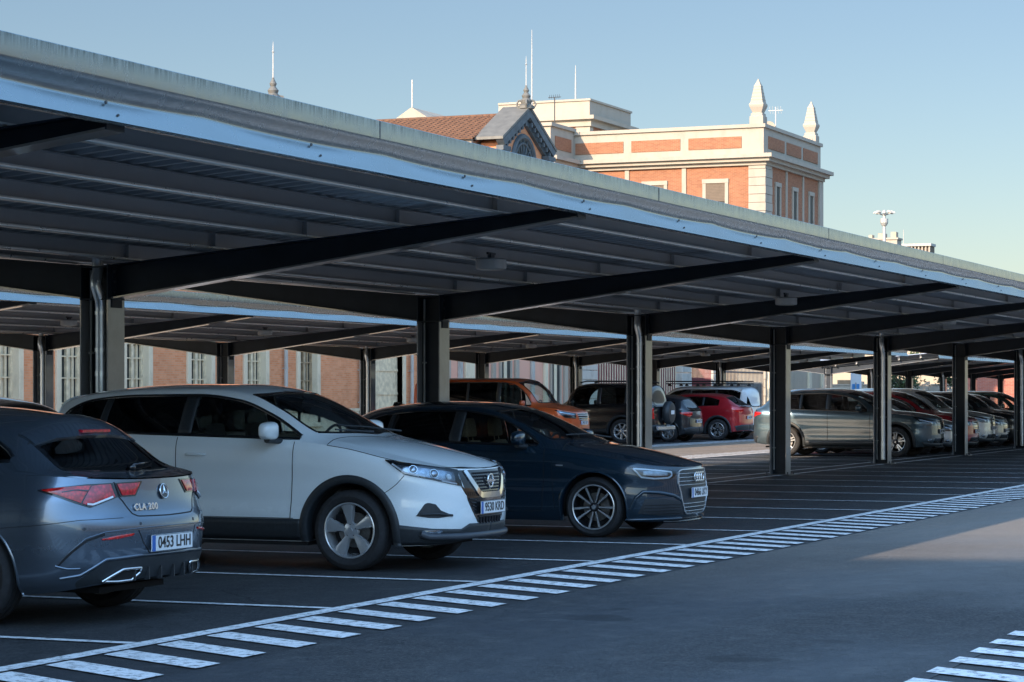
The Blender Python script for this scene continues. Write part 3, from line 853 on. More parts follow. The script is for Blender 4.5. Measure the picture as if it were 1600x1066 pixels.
def build_car(name, label, cat, sp, colour, loc, facing, res=1.0, style='seven', glass_rear='privacy', group=None,
              cladding=False, plate_text=None, hero=False, interior=True, seatmat=None, lights=True, grille='bars', doors_split=True):
    """facing: 'out' = nose to -Y, 'in' = tail to -Y"""
    c = CarShape(sp, res); L = sp['L']
    rz = PI/2 if facing == 'out' else -PI/2
    root = empty(name, loc, rz); tag(root, label, cat, group)
    pm = PAINTS[colour]
    VA = c.VA
    # --- window outlines
    d = sp['dlo']; lo, hi = Prof(d['lo']), Prof(d['hi']); x0, x1 = d['x']
    def side_edge(f, xa, xb, n, dz=0): return [c.U(x, float(f(x))+dz) for x in np.linspace(xa, xb, n)]
    c.holes = []
    top = side_edge(hi, x0, x1, 30, -.006); bot = side_edge(lo, x0, x1, 30, .006)
    c.holes.append(bot+top[::-1])
    def wl(pts): f = Prof(pts); return [(float(f(w)), VA+(1-VA)*w) for w in np.linspace(.05, 1, 14)]
    wd = sp['wind']; wb_, wt_ = wl(wd['base']), wl(wd['top'])
    c.holes.append([(a, min(b*1.0, 1.2) if i < 13 else 1.2) for i, (a, b) in enumerate(wb_)]+[(a, b if i else 1.2) for i, (a, b) in enumerate(wt_[::-1])])
    rg = sp.get('rearg')
    if rg:
        ga = rg.get('side', .08)
        def gl(pts): f = Prof(pts); return [(float(f(w)), VA+(1-VA)*w) for w in np.linspace(ga, 1, 14)]
        rb, rt = gl(rg['base']), gl(rg['top'])
        c.holes.append([(a, b if i < 13 else 1.2) for i, (a, b) in enumerate(rb)]+[(a, b if i else 1.2) for i, (a, b) in enumerate(rt[::-1])])
    bp = Prof(sp['bonnet_x'])
    sp['bonnet'] = (lambda v: bp(v)) if doors_split else None
    if not doors_split: sp = dict(sp, doors=(99, 99, 0, .4), tailgate=None)
    parts = assemble_body(c, sp, pm, root)
    body = parts['body']
    # --- glass
    pil = [x0]+[q for p in d['pillars'] for q in p]+[x1]
    for i in range(0, len(pil), 2):
        a, b = pil[i]+(.008 if i else 0), pil[i+1]-(.008 if i+2 < len(pil) else 0)
        s = Skin(c); n = max(6, int((b-a)/.08))
        g = M['glass'] if (i == 0 or glass_rear is None) else M[glass_rear]
        for sg in (1, -1):
            k = Skin(c); k.patch('up', side_edge(lo, a, b, 20), side_edge(hi, a, b, 20), n, 6, -.005, sides=(sg,))
            k.build('window', g, root)
    k = Skin(c); k.mat(M['gloss_black'])
    k.line('up', side_edge(lo, x0, x1, 40), .026, .004, n=60)
    k.line('up', side_edge(hi, x0, x1, 40), .026, .004, n=60)
    k.mat(M['blackplastic'])
    for p in d['pillars']:
        xa, xb = p
        k.patch('up', side_edge(lo, xa, xb, 4), side_edge(hi, xa, xb, 4), 4, 8, -.003)
    k.build('window_frame', None, root)
    w = Skin(c); w.patch('up', wb_, wt_, 20, 14, -.004); ws = w.build('windscreen', M['windscreen'], root)
    k = Skin(c); k.mat(M['gloss_black']).line('up', wb_, .035, .002).line('up', wt_, .03, .002).line('up', [wb_[0], wt_[0]], .022, .003)
    k.build('windscreen_seal', None, ws)
    if rg:
        w = Skin(c); w.patch('up', rb, rt, 20, 10, -.003); rw = w.build('rear_window', M[glass_rear or 'glass'], root)
        k = Skin(c); k.mat(M['gloss_black']).line('up', rb, .03, .002).line('up', rt, .03, .002).line('up', [rb[0], rt[0]], .03, .003)
        k.build('rear_window_seal', None, rw)
    # --- shut lines belong to the panels
    if doors_split:
        dx = sp['doors']; zs = dx[3]
        def zt(x): return float(c.zt(x))-.004
        def vline(x, za, zb2, lean=0): return [c.S(x+lean*(1-(z-za)/(zb2-za))**2, z) for z in np.linspace(za, zb2, 12)]
        k = Skin(c); k.line('low', vline(dx[0], zs, zt(dx[0])-.0, .03), .007).line('low', [c.S(x, zs) for x in np.linspace(dx[0], dx[1], 20)], .006)
        k.line('low', vline(dx[1], zs, zt(dx[1])), .007)
        if dx[2]:
            xr = c.xw[1]; rr_ = c.ra+.05
            pts = []
            for z in np.linspace(zt(dx[2]), zs, 24):
                x = dx[2]
                if abs(z-c.rw) < rr_: x = min(x, xr-math.sqrt(rr_**2-(z-c.rw)**2))
                pts.append(c.S(x, z))
            k.line('low', pts, .007); k.line('low', [c.S(x, zs) for x in np.linspace(dx[1], pts[-1][0] and c.xw[1]-rr_*.98, 12)], .006)
        k.line('low', [c.F(.0, sp['zt'][0][1]-.003)]+[c.S(x, float(c.zt(x))-.003) for x in np.linspace(c.af*.8, sp['bonnet_x'][0][1], 20)], .006)
        k.line('up', [(float(bp(v)), v) for v in np.linspace(.02, 1, 14)], .008)
        k.mb.build('panel_gap', M['seam'], body, smooth=False)
    # --- handles
    if hero or res > .5:
        zh = sp.get('handle', .98); hx = [sp['doors'][1]-.20] if sp['doors'][0] < 50 else [sp['dlo']['pillars'][0][0]-.1]
        if sp['doors'][2]: hx.append(sp['doors'][2]-.17)
        for i, x in enumerate(hx):
            for sg in (1, -1):
                P, N = c.lowpts([c.S(x+q, zh) for q in (-.10, -.085, -.04, .04, .085, .10)])
                N[..., 1] = abs(N[..., 1])
                o = np.array([0, .018, .034, .034, .018, 0])[:, None]
                Q = P+np.array([0, 1, 0])*o
                if sg < 0: Q = flip(Q)
                mb = MB(); mb.tube([tuple(a) for a in Q], [.008, .012, .013, .013, .012, .008], 8)
                par = parts.get('door_%s%s' % ('ab'[i], '+' if sg > 0 else '-'), body)
                mb.build('door_handle', pm, par if par != body else body, smooth=True, angle=60)
    # --- mirrors
    if sp.get('mirror'):
        mx, mz = sp['mirror']
        P, N = c.up.at(np.array([mx]), np.array([c.U(mx, float(c.zt(mx))+.02)[1]])); yb = float(P[0, 1])
        for sg in (1, -1):
            mb = MB(); mb.mat(pm)
            vs = []; n1, n2 = 12, 16
            for i in range(n1+1):
                a = PI*i/n1
                for j in range(n2):
                    b = 2*PI*j/n2
                    sx, sy, sz = (math.copysign(abs(q)**.62, q) for q in (math.sin(a)*math.cos(b), math.cos(a), math.sin(a)*math.sin(b)))
                    X = sx*.075; Yl = sy*.125; Zl = sz*.078*(1-.12*sy)
                    if sx > 0: X *= .45
                    vs.append((mx-.02+X, sg*(yb+.175+Yl), mz+Zl))
            fs = [(i*n2+j, i*n2+(j+1) % n2, (i+1)*n2+(j+1) % n2, (i+1)*n2+j) for i in range(n1) for j in range(n2)]
            mb.add(vs, fs)
            mb.mat(M['blackplastic']).tube([(mx-.06, sg*(yb-.02), mz-.09), (mx-.04, sg*(yb+.10), mz-.085), (mx-.03, sg*(yb+.2), mz-.075)], [.03, .024, .03], 8)
            mb.box(mx-.085, mx-.075, min(sg*(yb+.09), sg*(yb+.26)), max(sg*(yb+.09), sg*(yb+.26)), mz-.012, mz-.002)
            mb.build('wing_mirror', None, root, smooth=True, angle=60)
    # --- wheels
    wheel0 = wheel_mesh(sp, style)
    Rt, tw, rr = sp['tyre']; track = sp['W']/2-tw/2-.022
    kd = {wheel0.name: [o for o in bpy.data.objects if o.parent == wheel0]}
    for i, (xw, sg) in enumerate(((c.xw[0], 1), (c.xw[1], 1), (c.xw[0], -1), (c.xw[1], -1))):
        wo = wheel0 if i == 0 else copy_tree(wheel0, root, kd)
        wo.parent = root; wo.location = (xw, sg*track, Rt); wo.rotation_euler = (0, 0, 0 if sg > 0 else PI)
    # --- wheel wells, floor
    mb = MB()
    for xw in c.xw:
        for sg in (1, -1):
            n = 20; vs = []
            for i in range(n+1):
                a = -.15+(PI+.3)*i/n
                for yy in (sp['W']/2-.035, .42): vs.append((xw+(c.ra+.003)*math.cos(a), sg*yy, Rt+(c.ra+.003)*math.sin(a)))
            mb.add(vs, [(2*i, 2*i+1, 2*i+3, 2*i+2) for i in range(n)])
            mb.box(xw-c.ra, xw+c.ra, min(sg*.40, sg*.42), max(sg*.40, sg*.42), .22, Rt+c.ra)
    mb.box(.35, L-.3, -.40, .40, .20, .24)
    mb.box(c.xw[0]+c.ra+.02, c.xw[1]-c.ra-.02, -sp['W']/2+.09, sp['W']/2-.09, .205, .25)
    fl_z = .30
    mb.box(c.xw[0]+.2, L-.25, -.42, .42, .30, .33)
    mb.tube([(c.xw[0], -track, Rt), (c.xw[0], track, Rt)], .03, 8); mb.tube([(c.xw[1], -track, Rt), (c.xw[1], track, Rt)], .035, 8)
    mb.build('underbody', M['dark'], root)
    # --- arch trims
    k = Skin(c); wlip = .07 if cladding else .018
    amat = M['blackplastic'] if cladding else pm
    for xw in c.xw:
        n = 48; rows = []
        for (rad, off, iny) in ((c.ra+wlip, .0, 0), (c.ra+wlip-.008, .012 if cladding else .004, 0), (c.ra+.002, .014 if cladding else .006, 0), (c.ra-.004, .0, .012), (c.ra-.002, 0, .10)):
            pts = []
            for i in range(n+1):
                a = -.62+(PI+1.24)*i/n
                X, Z = xw+rad*math.cos(a), Rt+rad*math.sin(a)
                if a < 0 or a > PI:      # run straight down below the axle
                    X = xw+math.copysign(rad, math.cos(a)); Z = Rt-abs(math.sin(a))*c.ra*.9
                Z = max(Z, float(c.zb(X))+.002)
                P, N = c.lowpts([c.S(X, Z)])
                p = P[0].copy(); p[1] += off-iny; pts.append((X, p[1], Z))
            rows.append(pts)
        V = np.array(rows).transpose(1, 0, 2).reshape(-1, 3)
        k._both(V, grid_faces(n+1, 5), (1, -1))
    k.build('arch_trim', amat, root)
    # --- interior
    if interior:
        sm = seatmat or M['seat']; sx = sp['seats']
        for y in (.36, -.36): seat_mesh('seat', sm, root, sx[0], y)
        if sx[1]: seat_mesh('rear_seat', M['seat'], root, sx[1], 0, True)
        mb = MB(); xd = sp['wind']['base'][2][1]
        zd = float(c.zc(xd))-.06
        mb.prism([(xd+.02, zd-.02), (xd+.35, zd-.01), (xd+.5, zd-.06), (xd+.52, zd-.2), (xd+.4, .5), (xd+.05, .5)], 'y', -.62, .62)
        mb.build('dashboard', M['seat'], root)
        mb = MB(); cx_, cz_ = xd+.66, zd-.03
        m_ = Matrix.Translation((cx_, -.36, cz_)) @ Matrix.Rotation(R(65), 4, 'Y')
        ring_mesh(mb, .18, .015, 28, 6, m_); mb.tube([(cx_, -.36, cz_), (cx_-.2, -.36, cz_-.08)], .04, 8)
        mb.add([m_ @ Vector(p) for p in ((-.02, -.17, 0), (.03, -.17, 0), (.03, .17, 0), (-.02, .17, 0))], [(0, 1, 2, 3)])
        mb.build('steering_wheel', M['blackplastic'], root, smooth=True)
        xt = sp['wind']['top'][2][1]; zt_ = float(c.zc(xt))
        mb = MB(); mb.box(xt-.08, xt-.05, -.12, .12, zt_-.13, zt_-.065, .01); mb.tube([(xt-.06, 0, zt_-.1), (xt-.0, 0, zt_-.03)], .01, 6)
        mb.build('rear_view_mirror', M['blackplastic'], root)
    return root, c, parts, body

def rows_polyline(c, kind, pts):
    return [getattr(c, k)(a, b) for k, a, b in pts]
def PL(c, *pts):
    """points written ('S'|'F'|'Rr', a, z)"""
    return [getattr(c, k)(a, b) for k, a, b in pts]

# ---- white crossover ------------------------------------------------
def crossover_details(root, c, parts, body, text):
    L = c.L
    # lower dark plastic
    k = Skin(c)
    k.patch('low', PL(c, ('T', 0, .255), ('T', .07, .235), ('T', .13, .232), ('T', .186, .228)), PL(c, ('T', 0, .395), ('T', .045, .40), ('T', .062, .357), ('T', .12, .37), ('T', .182, .405)), 60, 6, .006)
    k.patch('low', [c.S(x, .25) for x in np.linspace(1.40, 3.10, 20)], [c.S(x, .435) for x in np.linspace(1.38, 3.12, 20)], 40, 5, .008)
    k.patch('low', PL(c, ('S', 4.05, .27), ('S', L-.2, .3), ('Rr', 0, .32)), PL(c, ('S', 4.0, .48), ('S', L-.2, .5), ('Rr', 0, .52)), 50, 6, .006)
    k.build('lower_cladding', M['blackplastic'], root)
    k = Skin(c); k.tube('low', PL(c, ('F', 0, .30), ('F', .5, .30), ('F', .74, .305), ('S', .30, .33)), .030, .014, n=40, k=10)
    k.build('front_lip', M['steelgrey'], root)
    # grille field
    k = Skin(c)
    k.mat(M['gloss_black']).patch('low', PL(c, ('T', 0, .62), ('T', .024, .61), ('T', .05, .60)), PL(c, ('T', 0, .853), ('T', .04, .854), ('T', .063, .856)), 30, 8, .003)
    k.patch('low', PL(c, ('T', 0, .40), ('T', .026, .40), ('T', .034, .46)), PL(c, ('T', 0, .62), ('T', .03, .61), ('T', .05, .60)), 20, 8, .003)
    k.patch('low', PL(c, ('T', .045, .60), ('T', .055, .655)), PL(c, ('T', .058, .72), ('T', .062, .72)), 8, 6, .003)
    g = k.build('grille', None, root)
    k = Skin(c)
    for r_ in range(7):
        z = .66+r_*.027; ymax = .19+r_*.02
        for j in range(int(ymax/.036)):
            y = .018+j*.036+(.018 if r_ % 2 else 0)
            k.tube('low', [c.F(y-.014, z-.005), c.F(y, z+.008), c.F(y+.014, z-.005)], .0035, .006, n=5, k=5)
    for z in (.51, .54, .57, .60): k.tube('low', PL(c, ('F', .285, z), ('T', .030+(z-.46)*.12, z+.01)), .006, .007, n=8)
    for y in (.03, .09, .15, .20): k.tube('low', PL(c, ('F', y, .395), ('F', y, .445)), .011, .006, n=5)
    k.tube('low', PL(c, ('F', 0, .455), ('F', .24, .455)), .01, .005, n=12)
    k.build('grille_mesh', M['alloy_dark'], g)
    k = Skin(c)
    k.line('low', PL(c, ('T', 0, .637), ('T', .018, .637), ('T', .024, .655), ('T', .040, .78), ('T', .048, .852)), .050, .014, n=50)
    k.build('grille_chrome', M['chrome'], g)
    # emblem: ring with a bar
    P, N = c.lowpts([c.F(0, .755)])
    mb = MB(); x = float(P[0, 0])-.022
    m_ = Matrix.Translation((x, 0, .757)) @ Matrix.Rotation(PI/2, 4, 'Y')
    ring_mesh(mb, .056, .0085, 36, 8, m_)
    mb.box(x-.010, x+.004, -.078, .078, .746, .768, .002)
    mb.box(x+.002, x+.02, -.02, .02, .74, .774)
    mb.build('badge', M['badge'], g, smooth=True)
    # headlights
    top = PL(c, ('T', .196, .946), ('T', .165, .922), ('T', .130, .900), ('T', .095, .878), ('T', .064, .857))
    bot = PL(c, ('T', .196, .940), ('T', .165, .823), ('T', .117, .780), ('T', .09, .75), ('T', .061, .721))
    for sg in (1, -1):
        k = Skin(c); k.mat(M['gloss_black']).patch('low', bot, top, 30, 8, .0025, sides=(sg,)).mat(M['reflector'])
        lo2 = PL(c, ('T', .178, .88), ('T', .162, .838), ('T', .12, .797), ('T', .095, .77), ('T', .072, .748))
        hi2 = PL(c, ('T', .178, .905), ('T', .162, .897), ('T', .12, .872), ('T', .095, .856), ('T', .072, .842))
        k.patch('low', lo2, hi2, 24, 6, .0045, sides=(sg,))
        k.mat(M['led']).line('low', PL(c, ('T', .186, .915), ('T', .164, .842), ('T', .14, .815)), .014, .008, sides=(sg,))
        k.line('low', PL(c, ('T', .10, .772), ('T', .07, .742)), .012, .008, sides=(sg,))
        hl = k.build('headlight', None, root)
        mb = MB()
        for (kk, a, z, r_) in (('T', .150, .868, .034), ('T', .112, .832, .037), ('T', .085, .80, .024)):
            P, N = c.lowpts([getattr(c, kk)(a, z)]); p = P[0]; n_ = Skin(c).fixn(P, N)[0]
            q = Vector(p); nn = Vector(n_)
            if sg < 0: q.y *= -1; nn.y *= -1
            rot = nn.to_track_quat('Z', 'Y').to_matrix().to_4x4(); mm = Matrix.Translation(q+nn*.006) @ rot
            mb.mat(M['chrome']); ring_mesh(mb, r_, .005, 20, 6, mm)
            mb.mat(M['led'] if r_ < .03 else M['reflector'])
            prof = [(r_*math.cos(a_), r_*.5*math.sin(a_)) for a_ in np.linspace(0, PI/2, 6)]
            vs = [mm @ Vector((rr_*math.cos(t), rr_*math.sin(t), h)) for t in np.linspace(0, 2*PI, 16, endpoint=False) for rr_, h in prof]
            mb.add(vs, [(i*6+j, ((i+1) % 16)*6+j, ((i+1) % 16)*6+j+1, i*6+j+1) for i in range(16) for j in range(5)])
        mb.build('headlight_bulb', None, hl, smooth=True)
        k = Skin(c); k.patch('low', bot, top, 30, 8, .016, sides=(sg,), crown=.006); k.build('headlight_lens', M['lens'], hl)
        # bumper wing intake and fog lamp
        k = Skin(c)
        k.patch('low', PL(c, ('T', .149, .478), ('T', .128, .462), ('T', .109, .458), ('T', .083, .473)), PL(c, ('T', .147, .487), ('T', .134, .578), ('T', .128, .590), ('T', .114, .575), ('T', .104, .522), ('T', .083, .480)), 30, 6, .004, sides=(sg,))
        k.build('bumper_intake', M['blackplastic'], root)
        k = Skin(c); k.tube('low', PL(c, ('T', .140, .492), ('T', .11, .494), ('T', .083, .478)), .010, .012, sides=(sg,), n=20)
        k.build('intake_blade', M['blackplastic'], root)
        k = Skin(c); k.patch('low', PL(c, ('T', .137, .318), ('T', .106, .310)), PL(c, ('T', .139, .357), ('T', .100, .357)), 16, 4, .014, sides=(sg,), crown=.006)
        k.build('fog_light', M['reflector'], root)
    # bumper and wing seams
    k = Skin(c); k.line('low', PL(c, ('T', .197, .672), ('T', .18, .745), ('T', .166, .820)), .006)
    
    k.mb.build('bumper_gap', M['seam'], body)
    plate(root, text, float(c.lowpts([c.F(0, .53)])[0][0, 0])-.026, .53)
    # sharkfin, roof aerial, rear lamps (far side only hints)
    k = Skin(c); k.patch('low', PL(c, ('S', L-.50, .93), ('S', L-.2, .91), ('Rr', .5, .93)), PL(c, ('S', L-.45, 1.03), ('S', L-.2, 1.05), ('Rr', .5, 1.04)), 20, 6, .01)
    k.build('tail_light', M['redlens'], root)
    mb = MB(); xt = sp_top(c)
    mb.prism([(-.16, 0), (.0, 0), (.0, .02), (-.02, .03)], 'y', 0, 0.001) if False else None
    k = Skin(c)   # rear spoiler above the tailgate
    k.patch('up', [(3.93, .52), (3.95, .75), (3.96, 1.0)], [(4.04, .53), (4.055, .75), (4.06, 1.0)], 20, 5, .02)
    k.build('spoiler', PAINTS['white'], root)
    # wipers
    mb = MB(); mb.tube([(1.10, -.5, 1.175), (1.20, .0, 1.215), (1.27, .42, 1.235)], .008, 6); mb.tube([(1.08, .1, 1.175), (1.22, .56, 1.20)], .008, 6)
    mb.build('wiper', M['blackplastic'], root)

def sp_top(c): return 0

# ---- dark blue hatchback --------------------------------------------
def spec_hatch(**k):
    d = spec_base(L=4.313, W=1.785, fo=.87, wb=2.637, tyre=(.318, .225, .238), gap=.05,
        zb=[(0, .16), (.2, .165), (.5, .17), (1.3, .17), (3.0, .17), (3.8, .2), (4.313, .26)],
        zt=[(0, .735), (.25, .765), (.5, .81), (.9, .875), (1.3, .925), (1.6, .945), (2.6, .975), (3.3, 1.0), (3.8, 1.02), (4.1, 1.0), (4.313, .95)],
        zc=[(0, .735), (.05, .765), (.2, .815), (.5, .885), (.9, .955), (1.12, .985), (1.22, 1.02), (1.6, 1.21), (1.95, 1.345), (2.35, 1.415), (2.9, 1.43), (3.5, 1.385), (3.85, 1.31), (3.9, 1.28), (4.15, 1.02), (4.25, .96)],
        ze=[(0, .735), (.25, .785), (.5, .84), (.9, .92), (1.25, .975), (1.42, 1.02), (1.8, 1.20), (2.1, 1.32), (2.5, 1.375), (3.0, 1.365), (3.5, 1.30), (3.8, 1.215), (4.05, 1.05), (4.25, .965)],
        ye=[(0, .40), (.25, .55), (.5, .62), (1.1, .70), (1.42, .70), (1.8, .64), (2.2, .60), (2.9, .59), (3.6, .56), (4.0, .58), (4.25, .5)],
        nose=[(.15, .10), (.2, .05), (.3, .01), (.45, 0), (.58, .01), (.72, .035), (.8, .07)],
        front=(.62, 2.4), rear=(.45, 2.7), doors=(1.42, 2.55, 3.42, .27), tailgate=(.62, .62), tg_top=3.85,
        dlo=dict(lo=[(1.50, .965), (2.4, .985), (3.2, 1.01), (3.72, 1.035), (3.86, 1.06)],
                 hi=[(1.50, .98), (1.8, 1.155), (2.1, 1.275), (2.5, 1.33), (3.0, 1.32), (3.4, 1.275), (3.75, 1.14), (3.86, 1.07)],
                 x=(1.52, 3.84), pillars=[(2.42, 2.55), (3.28, 3.33)]),
        wind=dict(base=[(0, 1.44), (.3, 1.30), (1, 1.18)], top=[(0, 2.10), (.3, 2.04), (1, 1.96)]),
        rearg=dict(base=[(0, 3.88), (1, 3.92)], top=[(0, 4.06), (1, 4.12)]),
        bonnet_x=[(0, 1.22), (.5, 1.24), (.75, 1.15), (1, 1.08)], crease=[(.60, .010, .07), (.80, -.006, .02)],
        mirror=(1.70, 1.04), seats=(2.25, 3.05), handle=.84, flare=.018, smooth=2)
    d.update(k); return d

def hatch_details(root, c, parts, body, text):
    L = c.L
    ctr = c.F
    # single large grille
    gl_lo = PL(c, ('T', 0, .245), ('T', .034, .248), ('T', .043, .29))
    gl_hi = PL(c, ('T', 0, .705), ('T', .045, .703), ('T', .056, .69))
    k = Skin(c)
    k.mat(M['blackplastic']).patch('low', gl_lo, gl_hi, 24, 12, .003)
    k.patch('low', PL(c, ('T', .042, .29), ('T', .050, .37), ('T', .060, .53)), PL(c, ('T', .054, .695), ('T', .057, .66), ('T', .061, .58)), 8, 8, .003)
    g = k.build('grille', None, root)
    k = Skin(c)
    k.line('low', PL(c, ('T', 0, .240), ('T', .034, .242), ('T', .043, .285), ('T', .053, .39), ('T', .062, .56), ('T', .057, .69), ('T', .048, .706), ('T', 0, .710)), .012, .012, n=90)
    for z in (.27, .31, .35, .545, .585, .625, .665): k.tube('low', PL(c, ('T', 0, z), ('T', min(.045+(z-.29)*.06, .060), z)), .0042, .006, n=20)
    k.build('grille_bars', M['alloy'], g)
    mb = MB(); P, N = c.lowpts([c.F(0, .628)]); x = float(P[0, 0])-.02
    for y in (-.105, -.035, .035, .105):
        ring_mesh(mb, .046, .0085, 30, 8, Matrix.Translation((x-.012, y, .628)) @ Matrix.Rotation(PI/2, 4, 'Y'))
    mb.build('badge', M['badge'], g, smooth=True)
    top = PL(c, ('T', .176, .746), ('T', .15, .735), ('T', .11, .718), ('T', .070, .702))
    bot = PL(c, ('T', .174, .735), ('T', .153, .622), ('T', .12, .608), ('T', .083, .615), ('T', .066, .655))
    for sg in (1, -1):
        k = Skin(c); k.mat(M['gloss_black']).patch('low', bot, top, 30, 8, .0025, sides=(sg,)).mat(M['reflector'])
        k.patch('low', PL(c, ('T', .145, .66), ('T', .12, .65), ('T', .088, .65)), PL(c, ('T', .145, .70), ('T', .12, .70), ('T', .088, .683)), 20, 5, .005, sides=(sg,))
        k.mat(M['led']).line('low', PL(c, ('T', .166, .728), ('T', .14, .718), ('T', .11, .705), ('T', .078, .688), ('T', .078, .65), ('T', .087, .628), ('T', .12, .622), ('T', .150, .638), ('T', .166, .728)), .016, .009, sides=(sg,), n=90)
        hl = k.build('headlight', None, root)
        k = Skin(c); k.patch('low', bot, top, 30, 8, .014, sides=(sg,), crown=.005); k.build('headlight_lens', M['lens'], hl)
        k = Skin(c)
        k.mat(M['blackplastic']).patch('low', PL(c, ('T', .158, .258), ('T', .10, .232), ('T', .040, .232)), PL(c, ('T', .143, .412), ('T', .10, .408), ('T', .056, .375)), 24, 8, .002, sides=(sg,))
        k.mat(M['alloy_dark'])
        for z in (.26, .29, .32, .35): k.tube('low', PL(c, ('T', .145, z), ('T', .056, z)), .005, .006, sides=(sg,), n=14)
        k.build('bumper_intake', None, root)
        k = Skin(c); k.tube('low', PL(c, ('T', .172, .30), ('T', .163, .42), ('T', .148, .485), ('T', .11, .475), ('T', .075, .44), ('T', .056, .395)), .020, -.002, sides=(sg,), n=50)
        k.tube('low', PL(c, ('T', .183, .195), ('T', .12, .198), ('T', .045, .200)), .016, .008, sides=(sg,), n=30)
        k.build('bumper_edge', PAINTS['navy'], root)
    k = Skin(c); k.tube('low', PL(c, ('F', 0, .175), ('F', .45, .175), ('F', .6, .18)), .014, .018, n=30); k.build('front_lip', M['gloss_black'], root)
    plate(root, text, float(c.lowpts([c.F(0, .46)])[0][0, 0])-.022, .462)
    k = Skin(c); k.patch('low', PL(c, ('S', L-.45, .80), ('S', L-.2, .78), ('Rr', .5, .78)), PL(c, ('S', L-.4, .9), ('S', L-.2, .92), ('Rr', .5, .90)), 20, 6, .01)
    k.build('tail_light', M['redlens'], root)
    # wing vent badge and fender seam
    k = Skin(c); k.line('low', PL(c, ('S', 1.30, .30), ('S', 1.33, .60), ('S', 1.33, .80)), .005)
    k.mb.build('wing_gap', M['seam'], body)
    k = Skin(c); k.line('low', PL(c, ('S', 1.20, .755), ('S', 1.28, .757)), .012, .004); k.mb.build('wing_badge', M['badge'], body)
    mb = MB(); mb.prism([(3.45, 1.385), (3.62, 1.372), (3.60, 1.415), (3.57, 1.42)], 'y', -.012, .012); mb.build('roof_aerial', M['gloss_black'], root)
    mb = MB(); mb.tube([(1.18, -.5, 1.03), (1.27, .0, 1.075), (1.34, .45, 1.07)], .008, 6)
    mb.build('wiper', M['blackplastic'], root)

# ---- grey shooting brake ---------------------------------------------
def spec_brake():
    L = 4.688
    return spec_base(L=L, W=1.83, fo=.97, wb=2.729, tyre=(.325, .225, .238), gap=.05,
        zb=[(0, .16), (.3, .16), (1.3, .17), (3.2, .17), (3.9, .20), (L-.35, .235), (L, .30)],
        zt=[(0, .70), (.3, .76), (.9, .86), (1.4, .92), (2.4, .955), (3.4, .985), (L-.7, .985), (L-.35, .975), (L-.12, .955), (L, .945)],
        zc=[(0, .70), (.2, .79), (.6, .87), (1.2, .96), (1.35, 1.0), (1.8, 1.21), (2.2, 1.36), (2.7, 1.435), (3.2, 1.425), (3.7, 1.38), (L-.72, 1.335), (L-.66, 1.30), (L-.50, 1.16), (L-.34, 1.035), (L-.22, .99), (L-.08, .965), (L-.02, .955)],
        ze=[(0, .70), (.3, .78), (.9, .90), (1.35, .96), (1.5, 1.01), (1.9, 1.19), (2.2, 1.31), (2.7, 1.375), (3.2, 1.36), (3.7, 1.30), (L-.76, 1.225), (L-.6, 1.13), (L-.42, 1.02), (L-.25, .98), (L-.05, .955)],
        ye=[(0, .4), (.3, .56), (.6, .64), (1.3, .71), (1.5, .71), (1.9, .64), (2.4, .59), (3.1, .585), (3.8, .60), (L-.7, .62), (L-.4, .66), (L-.2, .70), (L, .60)],
        sec=[(0, .90), (.08, .95), (.25, .985), (.42, .995), (.62, 1.0), (.78, .985), (.9, .95), (1, .915)],
        nose=[(.15, .10), (.3, .01), (.45, 0), (.6, .01), (.72, .04), (.8, .07)],
        tail=[(.2, .10), (.30, .06), (.40, .03), (.52, .005), (.62, .0), (.68, .01), (.73, .035), (.80, .055), (.95, .075), (1.1, .09)],
        front=(.62, 2.4), rear=(.60, 2.5), doors=(1.5, 2.62, 3.50, .27), tailgate=(.40, .705), tg_top=L-.70,
        dlo=dict(lo=[(1.60, 1.0), (2.4, 1.0), (3.2, 1.02), (3.7, 1.045), (3.98, 1.075)],
                 hi=[(1.60, 1.015), (1.9, 1.15), (2.2, 1.265), (2.7, 1.33), (3.2, 1.315), (3.6, 1.26), (3.9, 1.14), (3.98, 1.085)],
                 x=(1.62, 3.96), pillars=[(2.5, 2.62), (3.40, 3.45)]),
        wind=dict(base=[(0, 1.50), (.3, 1.38), (1, 1.28)], top=[(0, 2.2), (.3, 2.15), (1, 2.08)]),
        rearg=dict(base=[(0, L-.66), (.5, L-.655), (1, L-.65)], top=[(0, L-.40), (.4, L-.36), (1, L-.35)], side=.03),
        bonnet_x=[(0, 1.3), (.5, 1.34), (.75, 1.25), (1, 1.2)], crease=[(.62, .012, .07)],
        mirror=(1.80, 1.06), seats=(2.35, 3.15), handle=.86, flare=.02, smooth=3)

